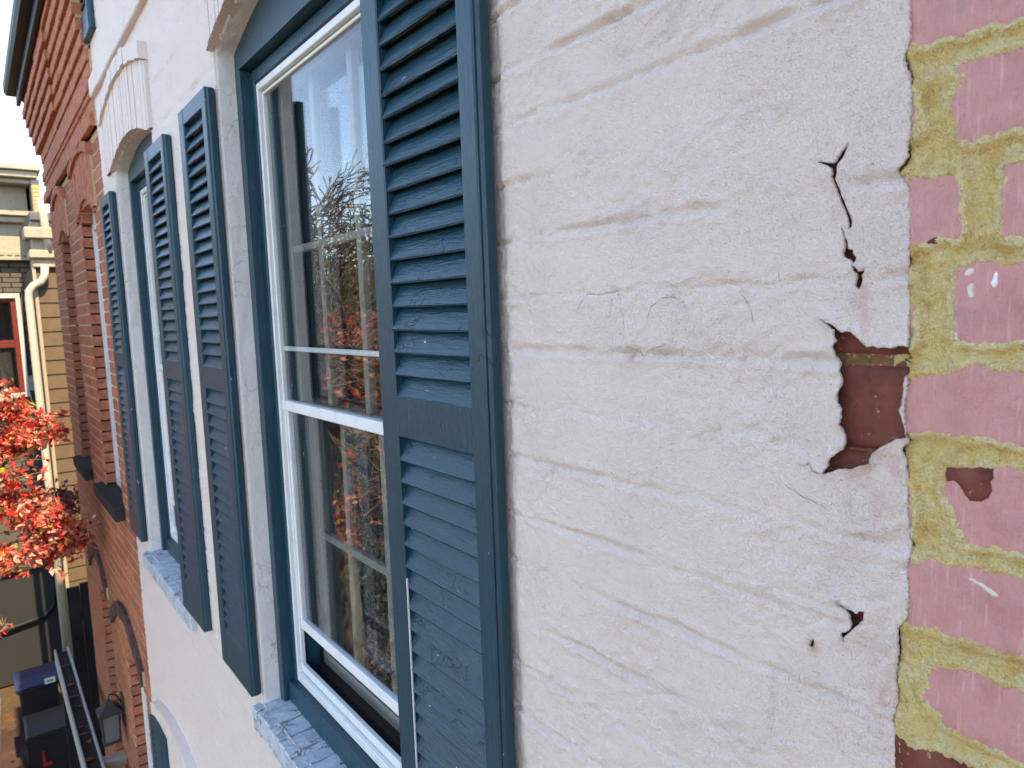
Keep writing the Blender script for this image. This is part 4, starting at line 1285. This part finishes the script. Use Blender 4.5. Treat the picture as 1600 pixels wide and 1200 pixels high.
for sx in (-1, 1):
    for sy in (-1, 1):
        mb.tube([(c[0] + sx * 0.052, c[1] + sy * 0.052, -2.45), (c[0] + sx * 0.042, c[1] + sy * 0.042, -2.63)], 0.0055, 6)
mb.box(c[0] - 0.05, c[0] + 0.05, c[1] - 0.05, c[1] + 0.05, -2.645, -2.628, 0.003).box(c[0] - 0.02, c[0] + 0.02, c[1] - 0.02, c[1] + 0.02, -2.66, -2.644, 0.003)
mb.build('cage', MT['iron'], lan)
for k, (sx, sy) in enumerate(((-1, 0), (1, 0), (0, 1), (0, -1))):
    if sx:
        MB().box(c[0] + sx * 0.045 - .001, c[0] + sx * 0.045 + .001, c[1] - 0.042, c[1] + 0.042, -2.625, -2.452).build('pane', MT['frost'], lan)
    else:
        MB().box(c[0] - 0.042, c[0] + 0.042, c[1] + sy * 0.045 - .001, c[1] + sy * 0.045 + .001, -2.625, -2.452).build('pane', MT['frost'], lan)

# porch gutter that runs low along the red house
pg = thing('porch_gutter', (5.4, 0.18, GZ), 'leaf littered grey gutter with white rims running low past the red brick wall', 'gutter')
gx0, gx1 = 3.3, 7.1
MB().box(gx0, gx1, 0.146, 0.224, -2.90, -2.862).build('trough', MT['slate'], pg)
MB().box(gx0, gx1, 0.2245, 0.240, -2.96, -2.822, 0.003).box(gx0, gx1, 0.130, 0.1455, -2.90, -2.822, 0.003).build('rim', MT['dimtrim'], pg)
mb = MB()
for x in np.arange(gx0 + 0.3, gx1, 0.62):
    mb.box(x, x + 0.018, 0.1455, 0.2245, -2.832, -2.826)
mb.build('strap', MT['iron'], pg)
MB().box(gx1 - 0.07, gx1 - 0.005, 0.15, 0.215, GZ, -2.905, 0.008).build('post', MT['gutter'], pg)
MB().box(gx0 + 0.03, gx0 + 0.09, 0.15, 0.215, GZ, -2.905, 0.008).build('post', MT['gutter'], pg)
MB().box(5.0, 5.09, 0.0, 0.1295, -2.90, -2.83, 0.004).build('bracket', MT['cream'], pg)


def leafverts(p, d, n, L, W, fold):
    s_ = d.cross(n).normalized()
    n = s_.cross(d).normalized()
    m = p + d * L * 0.42
    return [p, m + s_ * W * .5 + n * fold * W, p + d * L - n * fold * W * .7, m - s_ * W * .5 + n * fold * W, p + d * L * .5 - n * .02 * L]


def leaf_mesh(name, items, m):
    V = []; Fc = []; C = []
    for (p, d, n, L, W, fold, col) in items:
        k = len(V)
        q = leafverts(p, d, n, L, W, fold)
        V += [tuple(x) for x in q]
        Fc += [(k, k + 1, k + 4), (k + 1, k + 2, k + 4), (k + 2, k + 3, k + 4), (k + 3, k, k + 4)]
        C += [col] * 5
    me = me_from(name, V, Fc, m, False)
    at = me.color_attributes.new('tint', 'FLOAT_COLOR', 'POINT')
    at.data.foreach_set('color', np.array([(*c_, 1.0) for c_ in C], dtype=np.float32).ravel())
    return me


def leafcol(r):
    t = r.random()
    if t < 0.32: c_ = (0.74, 0.06, 0.05)
    elif t < 0.56: c_ = (0.78, 0.16, 0.10)
    elif t < 0.84: c_ = (0.82, 0.42, 0.32)
    elif t < 0.95: c_ = (0.42, 0.03, 0.03)
    else: c_ = (0.45, 0.36, 0.06)
    k = r.uniform(0.65, 1.12)
    return tuple(min(0.85, x * k) for x in c_)


def rdir(r, zlo=-1, zhi=1):
    while True:
        v = Vector((r.uniform(-1, 1), r.uniform(-1, 1), r.uniform(zlo, zhi)))
        if 0.1 < v.length < 1:
            return v.normalized()


rl = random.Random(5)
me0 = leaf_mesh('fallen_leaf', [(Vector((-0.03, 0, 0)), Vector((1, 0.1, 0.05)).normalized(), Vector((0.1, 0, 1)), 0.065, 0.04, 0.25, (0.38, 0.10, 0.06))], MT['leaf'])
spots = [(6.35, 0.185, 'reddish leaf in the low gutter farthest from the lantern'), (5.95, 0.17, None), (5.62, 0.195, None), (5.38, 0.18, None), (5.15, 0.20, None), (4.95, 0.17, None), (4.72, 0.19, None), (4.55, 0.17, None)]
for i, (x, y, lb) in enumerate(spots):
    o = obj('fallen_leaf', me0, None, (x, y, -2.851))
    o.rotation_euler = (rl.uniform(-.2, .2), rl.uniform(-.2, .2), rl.uniform(0, 6.28))
    o.scale = (rl.uniform(.7, 1.15),) * 3
    tag(o, 'curled reddish fallen leaf lying in the grey gutter low by the red wall', 'leaf', 'fallen leaves in the low gutter')

# ================================================================== tan sided wing and taupe house beyond
tan = thing('tan_sided_house', (10.3, -1.0, GZ), 'tan clapboard house wall with cream downspout beyond the red brick house', 'house')
bmesh_ = MB().box(-0.011, 0.011, -1.21, 1.21, -0.09, 0.09, 0.003).mesh('board', MT['siding'])
z = 0.62; k = 0
while z > GZ:
    o = obj('board', bmesh_, tan, (9.985, -1.30, z - 0.075)); o.rotation_euler = (0, R(4.5), 0)
    z -= 0.172; k += 1
MB().box(10.0, 12.5, -2.5, -0.10, GZ, 0.72).build('wall_core', MT['siding'], tan)
MB().box(9.955, 10.02, -0.112, -0.075, GZ, 0.70, 0.004).build('corner_board', MT['cream'], tan)
MB().box(9.93, 10.3, -2.5, -0.085, 0.70, 0.80, 0.01).box(9.88, 10.3, -2.5, -0.06, 0.80, 0.90, 0.015).box(9.96, 10.3, -2.5, -0.10, 0.90, 1.24, 0.01).box(9.86, 10.3, -2.5, -0.03, 1.03, 1.16, 0.012).build('cornice', MT['cream'], tan)
MB().box(9.9, 12.5, -2.5, -0.1, 1.24, 1.34, 0.01).build('roof', MT['roof'], tan)
MB().tube([(9.90, -0.20, 0.72), (9.90, -0.19, 0.60), (9.90, -0.15, 0.53), (9.90, -0.07, 0.485), (9.90, -0.02, 0.42), (9.90, -0.012, 0.33), (9.90, -0.012, -2.0), (9.90, -0.012, -4.2)], 0.042, 12).build('downspout', MT['spout'], tan, True)
MB().tube([(9.92, -0.27, 0.86), (9.92, -0.24, 1.28), (9.92, -0.235, 1.5)], 0.045, 12).build('vent_pipe', MT['spout'], tan, True)

gry = thing('taupe_brick_house', (12.3, 1.0, GZ), 'taupe painted brick house with cream cornice and red sash window at the far left', 'house')
gy0, gy1 = -0.36, 2.6
gw = dict(y0=0.03, y1=0.95, z0=-0.92, z1=0.41)
mb = MB()
mb.box(12.03, 12.5, gy0, gw['y0'], GZ, 1.3).box(12.03, 12.5, gw['y1'], gy1, GZ, 1.3).box(12.03, 12.5, gw['y0'], gw['y1'], GZ, gw['z0']).box(12.03, 12.5, gw['y0'], gw['y1'], gw['z1'], 1.3)
mb.box(12.5, 17, gy0, gy1, GZ, 1.9)
mb.build('wall_core', MT['greybrick'], gry)
mb = MB(); z = 0.9; k = 0
gb = MB().box(-0.03, 0.03, -0.1, 0.1, -0.03, 0.03, 0.004).mesh('brick', MT['greybrick'])
gl = []
while z > -2.0:
    y = gy0 + (0.1 if k % 2 else 0.0)
    while y < 0.7:
        if not (gw['z0'] - 0.05 < z - 0.034 < gw['z1'] + 0.05 and gw['y0'] - 0.16 < y + 0.1 < gw['y1'] + 0.16):
            gl.append((y + 0.1, z - 0.034))
        y += 0.211
    z -= 0.0685; k += 1
for (y, z) in gl[:290]:
    obj('brick', gb, gry, (12.005, y, z))
# red sash window with white surround
mb = MB()
mb.box(11.955, 12.02, gw['y0'] - 0.055, gw['y0'], gw['z0'], gw['z1'] + 0.07, 0.004).box(11.955, 12.02, gw['y1'], gw['y1'] + 0.055, gw['z0'], gw['z1'] + 0.07, 0.004).box(11.955, 12.02, gw['y0'], gw['y1'], gw['z1'], gw['z1'] + 0.07, 0.004).box(11.93, 12.02, gw['y0'] - 0.08, gw['y1'] + 0.08, gw['z0'] - 0.06, gw['z0'], 0.004)
w2 = mb.build('window', MT['dimtrim'], gry)
mb = MB()
zc = -0.225
for (p, q) in ((zc + .001, gw['z1'] - .001), (gw['z0'] + .001, zc - .001)):
    mb.box(11.99, 12.03, gw['y0'] + .001, gw['y0'] + 0.06, p, q, 0.004).box(11.99, 12.03, gw['y1'] - 0.06, gw['y1'] - .001, p, q, 0.004)
    mb.box(11.991, 12.029, gw['y0'] + 0.059, gw['y1'] - 0.059, p, p + 0.05, 0.004).box(11.991, 12.029, gw['y0'] + 0.059, gw['y1'] - 0.059, q - 0.05, q, 0.004)
mb.build('sash', MT['redwood'], w2)
MB().box(12.008, 12.012, gw['y0'] + 0.05, gw['y1'] - 0.05, gw['z0'] + 0.05, zc - 0.04).build('pane', MT['glass'], w2)
MB().box(12.008, 12.012, gw['y0'] + 0.05, gw['y1'] - 0.05, zc + 0.04, gw['z1'] - 0.05).build('pane', MT['glass'], w2)
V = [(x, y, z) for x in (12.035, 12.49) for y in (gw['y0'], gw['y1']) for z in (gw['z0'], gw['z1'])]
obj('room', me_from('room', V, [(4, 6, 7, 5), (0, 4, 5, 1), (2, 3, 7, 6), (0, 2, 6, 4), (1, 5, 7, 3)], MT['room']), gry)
# cornice with soffit boards and dentils
mb = MB().box(11.86, 12.5, gy0 + 0.12, gy1, 0.93, 0.98, 0.006).box(11.90, 12.5, gy0 + 0.14, gy1, 0.985, 1.06, 0.006).box(11.80, 12.5, gy0 + 0.02, gy1, 1.44, 1.52, 0.01).box(11.74, 12.5, gy0, gy1, 1.525, 1.60, 0.01)
mb.box(11.55, 12.5, gy0 + 0.10, gy1, 1.93, 1.99, 0.008).box(11.45, 12.5, gy0 + 0.02, gy1, 1.995, 2.08, 0.01).box(11.40, 12.5, gy0 - 0.02, gy1, 2.085, 2.15, 0.01)
mb.box(11.93, 12.5, gy0 + 0.16, gy1, 1.06, 1.44, 0.004).box(11.85, 12.5, gy0 + 0.14, gy1, 1.60, 1.93, 0.004)
mb.box(11.52, 12.5, gy0 - 0.0, gy0 + 0.10, 1.40, 1.99, 0.006)
mb.build('cornice', MT['cream'], gry)
for i in range(22):
    y = gy0 + 0.2 + i * 0.09
    MB().box(11.87, 11.90, y, y + 0.045, 1.0, 1.045, 0.003).build('dentil', MT['cream'], gry)
for i in range(9):
    z0 = 1.45 + i * 0.052
    MB().box(11.50, 11.52, gy0 + 0.012, gy0 + 0.09, z0, z0 + 0.048, 0.002).build('soffit_board', MT['olive'], gry)
MB().box(11.93, 12.02, -0.085, 0.0 - 0.03, -0.90, -0.69, 0.006).build('meter_box', MT['soffit'], gry)
MB().tube([(11.93, -0.06, -0.9), (11.93, -0.06, -3.9), (11.93, -0.03, -4.08), (11.93, 0.10, -4.2), (11.93, 0.7, -4.29), (11.93, 2.5, -4.3)], 0.035, 10).build('conduit', MT['gutter'], gry, True)
MB().box(11.9, 12.02, -0.02, 2.0, -3.46, -3.38, 0.006).build('ledge', MT['slate'], gry)
MB().box(11.97, 12.029, gy0 - 0.01, gy1, GZ, -3.461, 0.004).build('base_panel', MT['darkwall'], gry)
MB().box(12.5, 17, gy0, gy1, 1.9, 2.0).build('roof', MT['roof'], gry)

# dark boards by the end of the red wall
fen = thing('alley_fence', (7.5, -0.2, GZ), 'dark board fence in the shade behind the low gutter', 'fence')
for i in range(7):
    MB().box(7.45 + 0.002 * i, 7.475 + 0.002 * i, -0.02 - 0.105 * i, 0.08 - 0.105 * i, GZ, -2.42 + 0.02 * (i % 2), 0.004).build('board', MT['gutter'], fen)
MB().box(7.476, 7.52, -0.72, 0.08, -2.75, -2.66).box(7.476, 7.52, -0.72, 0.08, -4.6, -4.5).build('rail', MT['gutter'], fen)


# bins
def bin_(x, y, w, d, h, label, lid_m, extras=None):
    t = thing('wheeled_bin', (x, y, GZ), label, 'bin', 'wheeled bins in the alley')
    V = []
    for (z, k) in ((GZ + 0.06, 0.8), (GZ + h, 1.0)):
        V += [(x + sx * d / 2 * k, y + sy * w / 2 * k, z) for sx, sy in ((-1, -1), (1, -1), (1, 1), (-1, 1))]
    MB().add(V, [(0, 3, 2, 1), (4, 5, 6, 7), (0, 1, 5, 4), (1, 2, 6, 5), (2, 3, 7, 6), (3, 0, 4, 7)]).build('body', MT['blackbin'], t)
    MB().box(x - d / 2 - .02, x + d / 2 + .02, y - w / 2 - .02, y + w / 2 + .02, GZ + h + .001, GZ + h + 0.035, 0.01).build('rim', MT['blackbin'], t)
    # domed lid sloping to the front
    n = 8; V = []
    for i in range(n + 1):
        a = i / n
        xx = x - d / 2 - 0.03 + (d + 0.06) * a
        zz = GZ + h + 0.04 + 0.10 * math.sin(math.pi * min(1, a * 0.9 + 0.06))
        V += [(xx, y - w / 2 - .03, zz), (xx, y + w / 2 + .03, zz), (xx, y + w / 2 + .03, GZ + h + 0.036), (xx, y - w / 2 - .03, GZ + h + 0.036)]
    Fc = []
    for i in range(n):
        for k in range(4):
            Fc.append((4 * i + k, 4 * i + (k + 1) % 4, 4 * i + 4 + (k + 1) % 4, 4 * i + 4 + k))
    Fc += [(0, 1, 2, 3), (4 * n + 3, 4 * n + 2, 4 * n + 1, 4 * n)]
    lid = MB().add(V, Fc).build('lid', lid_m, t)
    for sy in (-1, 1):
        MB().tube([(x + d / 2 - .02, y + sy * (w / 2 - .06), GZ + 0.10), (x + d / 2 - .02, y + sy * (w / 2 - .01), GZ + 0.10)], 0.10, 16).build('wheel', MT['blackbin'], t)
    MB().tube([(x + d / 2 + .05, y - w / 2 + .04, GZ + h), (x + d / 2 + .05, y + w / 2 - .04, GZ + h)], 0.014, 8).build('handle', MT['blackbin'], t)
    return t, lid


b1, lid = bin_(9.3, 0.33, 0.36, 0.46, 1.10, 'black wheeled bin with blue lid and white sticker', MT['bluebin'])
st_ = MB().box(-0.002, 0.002, -0.05, 0.05, -0.03, 0.03, 0.0008).mesh('sticker', MT['label'])
o = obj('sticker', st_, lid, (9.043, 0.22, GZ + 1.172)); o.rotation_euler = (0, R(12), 0)
g_ = MB().box(9.037, 9.0385, 0.19, 0.25, GZ + 1.162, GZ + 1.182).build('sticker_print', MT['green'], lid)
b2, lid2 = bin_(8.35, 0.31, 0.32, 0.44, 1.0, 'plain black wheeled bin with a red L mark on its front', MT['blackbin'])
MB().box(8.118, 8.124, 0.36, 0.385, GZ + 0.70, GZ + 0.86).box(8.118, 8.124, 0.31, 0.36, GZ + 0.70, GZ + 0.735).build('red_mark', MT['redmark'], b2)

# brick path in the alley, laid brick by brick where it shows
path = MB().box(6.6, 11.8, -0.6, 1.34, GZ - 0.1, GZ - 0.008).build('alley_path', MT['earth']); struct(path)
pb = MB().box(-0.098, 0.098, -0.047, 0.047, -0.03, 0.03, 0.005).mesh('brick', MT['paving'])
for i in range(16):
    for j in range(14):
        obj('brick', pb, path, (7.4 + i * 0.206 + (0.1 if j % 2 else 0), 0.0 + j * 0.102, GZ - 0.026 + random.uniform(-.002, .002)))
sheet('front_strip', -30, 6.6, 0.0, 1.349, GZ - 0.012, MT['ivy'])

# ================================================================== trees
def grow(mb, tips, p, d, L, r0, depth, r, droop=0.0, spread=0.75, flat=0.35):
    n = 4
    pts_ = [p]; rad = [r0]
    q = p.copy(); dd = d.copy()
    for i in range(n):
        dd = (dd + rdir(r) * 0.20 + Vector((0, 0, -droop))).normalized()
        if q.y + dd.y * (L / n) < 0.66:
            dd.y = abs(dd.y) * 0.6 + 0.05; dd.normalize()
        q = q + dd * (L / n)
        pts_.append(q.copy()); rad.append(max(0.0048, r0 * (1 - 0.36 * (i + 1) / n)))
    mb.tube(pts_, rad, 7 if depth > 3 else (5 if depth > 1 else 4), cap=False)
    if depth == 0:
        tips.append((pts_, dd)); return
    k = 3 if depth > 1 else 4
    for i in range(k):
        t = 1.0 if i == 0 else r.uniform(0.35, 0.95)
        j = min(n - 1, int(t * n)); f = t * n - j
        s_ = pts_[j].lerp(pts_[j + 1], min(1, f))
        a = dd.cross(rdir(r)).normalized()
        nd = (dd + a * (spread if i else 0.3) * r.uniform(0.7, 1.3))
        nd.z = nd.z * (1 - flat) + 0.06
        grow(mb, tips, s_, nd.normalized(), L * r.uniform(0.62, 0.80), rad[min(j + 1, n)] * (0.85 if i == 0 else 0.62), depth - 1, r, droop, spread, flat)


def tree(name, base, h, L, r0, depth, seed, label, leaf_fn, density, lsize, cat='tree', lean=Vector((0, 0, 0)), limbs=4, group=None, flat=0.35, extra=None, droop=0.0):
    r = random.Random(seed)
    t = thing(name, base, label, cat, group)
    mb = MB(); tips = []
    b = Vector(base); top = b + Vector((0, 0, h)) + lean
    pts_ = [b - Vector((0, 0, .05)), b.lerp(top, .33) + rdir(r) * .05, b.lerp(top, .66) + rdir(r) * .07, top]
    mb.tube(pts_, [r0 * 1.25, r0, r0 * .9, r0 * .8], 10)
    for i in range(limbs):
        an = 2 * math.pi * (i + r.uniform(-.25, .25)) / limbs
        d = Vector((math.cos(an), math.sin(an), r.uniform(0.55, 1.0))).normalized()
        grow(mb, tips, pts_[3] - Vector((0, 0, r.uniform(0, .3) * h * .3)), d, L, r0 * .62, depth, r, droop, flat=flat)
    grow(mb, tips, top, Vector((r.uniform(-.2, .2), r.uniform(-.2, .2), 1)).normalized(), L, r0 * .6, depth, r, droop, flat=flat)
    items = []
    if extra:
        extra(mb, items, r, top)
    for (pp, dd) in tips:
        for k in range(density):
            if r.random() > leaf_fn(pp[-1], r):
                continue
            s_ = pp[r.randrange(1, len(pp))] + rdir(r) * 0.03
            ld = (rdir(r) + dd * .5 + Vector((0, 0, -0.45))).normalized()
            L_ = lsize * r.uniform(0.6, 1.2)
            items.append((s_, ld, rdir(r, 0.2, 1), L_, L_ * r.uniform(.5, .68), r.uniform(.05, .25), leaf_fn.col(r)))
    mb.build('trunk', MT['bark'], t, True)
    if items:
        obj('crown', leaf_mesh('crown', items, MT['leaf']), t)
    return t


class LF:
    def __init__(s, f, c): s.f = f; s.col = c
    def __call__(s, p, r): return s.f(p)


def fringe(mb, items, r, top):
    # sprays that reach over the pavement to the house fronts
    S = [((5.0, 0.46, -0.36), 0.09, 0.035, 34), ((5.05, 0.38, -0.48), 0.15, 0.04, 110), ((5.0, 0.30, -0.61), 0.16, 0.05, 230), ((5.0, 0.46, -0.66), 0.22, 0.07, 120),
         ((4.95, 0.47, -0.86), 0.16, 0.06, 55), ((5.0, 0.42, -1.02), 0.16, 0.05, 170), ((4.95, 0.32, -1.12), 0.15, 0.06, 300), ((5.0, 0.24, -1.24), 0.13, 0.07, 340),
         ((5.05, 0.22, -1.36), 0.15, 0.06, 120), ((4.9, 0.40, -1.30), 0.16, 0.05, 60), ((4.95, 0.53, -1.36), 0.14, 0.05, 40), ((4.9, 0.58, -1.72), 0.06, 0.03, 6),
         ((5.3, 0.95, -0.55), 0.35, 0.10, 160), ((5.2, 0.9, -1.15), 0.35, 0.12, 200), ((5.6, 1.5, -0.8), 0.5, 0.18, 200), ((4.7, 1.1, -1.5), 0.4, 0.15, 120), ((4.6, 0.95, 0.1), 0.3, 0.12, 12), ((5.4, 1.3, 0.05), 0.4, 0.15, 20)]
    for (c_, rh, rv, n) in S:
        c_ = Vector(c_)
        a = top + Vector((-.1, -.1, r.uniform(-1.2, -.3)))
        m1 = a.lerp(c_, .45) + Vector((0, 0, .25)) + rdir(r) * .12
        m2 = a.lerp(c_, .8) + Vector((0, 0, .10)) + rdir(r) * .05
        mb.tube([a, m1, m2, c_], [.030, .018, .010, .004], 6, cap=False)
        n = int(n * 3.2)
        for i in range(max(5, n // 9)):
            e = c_ + Vector((r.gauss(0, rh * .6), r.gauss(0, rh * .5), r.gauss(0, rv * .7)))
            s_ = m2.lerp(c_, r.uniform(.1, 1))
            mb.tube([s_, s_.lerp(e, .5) + rdir(r) * .02, e, e + Vector((r.uniform(-.03, .03), r.uniform(-.03, .03), .04))], [.004, .003, .0022, .0015], 4, cap=False)
            for k in range(n // max(5, n // 9)):
                p = s_.lerp(e, r.uniform(.45, 1.1)) + rdir(r) * .035
                L_ = r.uniform(.028, .060)
                ld = Vector((r.uniform(-1, 1), r.uniform(-1, 1), r.uniform(-1.1, .15))).normalized()
                items.append((p, ld, rdir(r, .1, 1), L_, L_ * r.uniform(.5, .68), r.uniform(.05, .28), leafcol(r)))


tree('dogwood_tree', (6.3, 2.1, GZ), 4.0, 1.10, 0.12, 6, 11, 'red leaved dogwood tree with thinning crown reaching toward the house fronts', LF(lambda p: 0.012 if p.z > 0.1 else 0.22, leafcol), 7, 0.055, lean=Vector((-.5, -.5, 0)), extra=fringe, flat=0.10)


def shrubcol(r):
    k = r.uniform(.7, 1.2); return (0.14 * k, 0.02 * k, 0.025 * k)


def fr2(mb, items, r, top):
    for i in range(900):
        p = Vector((7.25 + r.gauss(0, .18), 0.10 + r.gauss(0, .10), -1.56 + r.gauss(0, .05)))
        L_ = r.uniform(.04, .07)
        items.append((p, (rdir(r) + Vector((0, 0, -.4))).normalized(), rdir(r, .1, 1), L_, L_ * .6, .15, shrubcol(r)))
    mb.tube([top, (7.25, 0.12, -1.62)], [.02, .008], 6)


tree('burgundy_tree', (7.7, 0.75, GZ), 2.6, 0.42, 0.045, 3, 5, 'small dark burgundy leaved tree in the shade behind the bright red leaves', LF(lambda p: 0.9, shrubcol), 10, 0.06, extra=fr2)


def greencol(r):
    k = r.uniform(.6, 1.2)
    c_ = random.Random(r.random()).choice([(0.10, 0.11, 0.035), (0.14, 0.13, 0.04), (0.20, 0.13, 0.05), (0.075, 0.09, 0.03)])
    return tuple(x * k for x in c_)


tree('street_tree', (15.5, 5.2, GZ), 2.8, 1.9, 0.16, 5, 21, 'olive leaved tree mirrored in the near window glass behind the dogwood', LF(lambda p: 0.8, greencol), 6, 0.17, group='trees along the street', flat=.2)
tree('street_tree', (20, 9.0, GZ), 3.4, 2.2, 0.18, 5, 22, 'taller brown green tree farther along the street, mirrored in the glass', LF(lambda p: 0.75, greencol), 5, 0.2, group='trees along the street', flat=.2)
tree('street_tree', (13.2, 7.6, GZ), 2.2, 1.5, 0.13, 5, 25, 'bushy street tree across the road, mirrored low in the glass', LF(lambda p: 0.8, greencol), 6, 0.16, group='trees along the street', flat=.2)

# pale house across the road, seen in the glass
fh = thing('pale_house', (30, 16, GZ), 'pale rendered house across the road, mirrored in the window glass', 'house')
MB().box(24, 36, 14, 20, GZ, 1.2, 0.02).build('wall', MT['paleh'], fh)
mb = MB()
mb.add([(23.6, 13.6, 1.2), (36.4, 13.6, 1.2), (36.4, 20.4, 1.2), (23.6, 20.4, 1.2), (25.5, 17, 3.2), (34.5, 17, 3.2)], [(0, 1, 5, 4), (1, 2, 5), (2, 3, 4, 5), (3, 0, 4), (0, 3, 2, 1)])
mb.build('roof', MT['roof'], fh)
for x in (25.5, 28.5, 31.5, 34):
    for z0 in (-4.2, -1.4):
        w_ = MB().box(x - .55, x + .55, 13.9, 14.05, z0, z0 + 1.7, 0.01).build('window', MT['oldwhite'], fh)
        MB().box(x - .45, x + .45, 13.88, 13.899, z0 + .1, z0 + 1.6).build('pane', MT['screen'], w_)


def evercol(r):
    k = r.uniform(.5, 1.2); return (0.022 * k, 0.034 * k, 0.014 * k)


for (bx, by, hh, lb) in ((7.2, 2.5, 2.2, 'dark evergreen shrub near the dogwood trunk, mirrored low in the near window'), (9.3, 3.0, 2.7, 'taller dark evergreen beyond the dogwood, mirrored low in the near window'), (5.3, 1.7, 1.7, 'low dark evergreen in the front strip, mirrored at the foot of the near window')):
    r = random.Random(bx)
    t = thing('evergreen_shrub', (bx, by, GZ), lb, 'shrub', 'evergreen shrubs along the front')
    mb = MB(); items = []
    for k in range(9):
        an = k * 2.4
        tip = Vector((bx + math.cos(an) * .45, by + math.sin(an) * .45, GZ + hh * r.uniform(.6, .95)))
        mb.tube([(bx, by, GZ - .02), (bx + math.cos(an) * .2, by + math.sin(an) * .2, GZ + hh * .4), tip], [.03, .02, .008], 5)
    for k in range(5200):
        u = rdir(r); rr_ = r.uniform(.55, 1.0) ** .5
        lob = 1 + .22 * math.sin(5 * math.atan2(u.y, u.x) + bx) + .15 * math.sin(9 * u.z + bx)
        p = Vector((bx + u.x * .95 * rr_ * lob, by + u.y * .9 * rr_ * lob, GZ + hh * (.52 + .5 * u.z * rr_ * (.8 + .2 * lob))))
        L_ = r.uniform(.05, .1)
        items.append((p, (rdir(r) + u).normalized(), rdir(r), L_, L_ * .5, .15, evercol(r)))
    mb.build('stem', MT['bark'], t, True)
    obj('crown', leaf_mesh('crown', items, MT['leaf']), t)
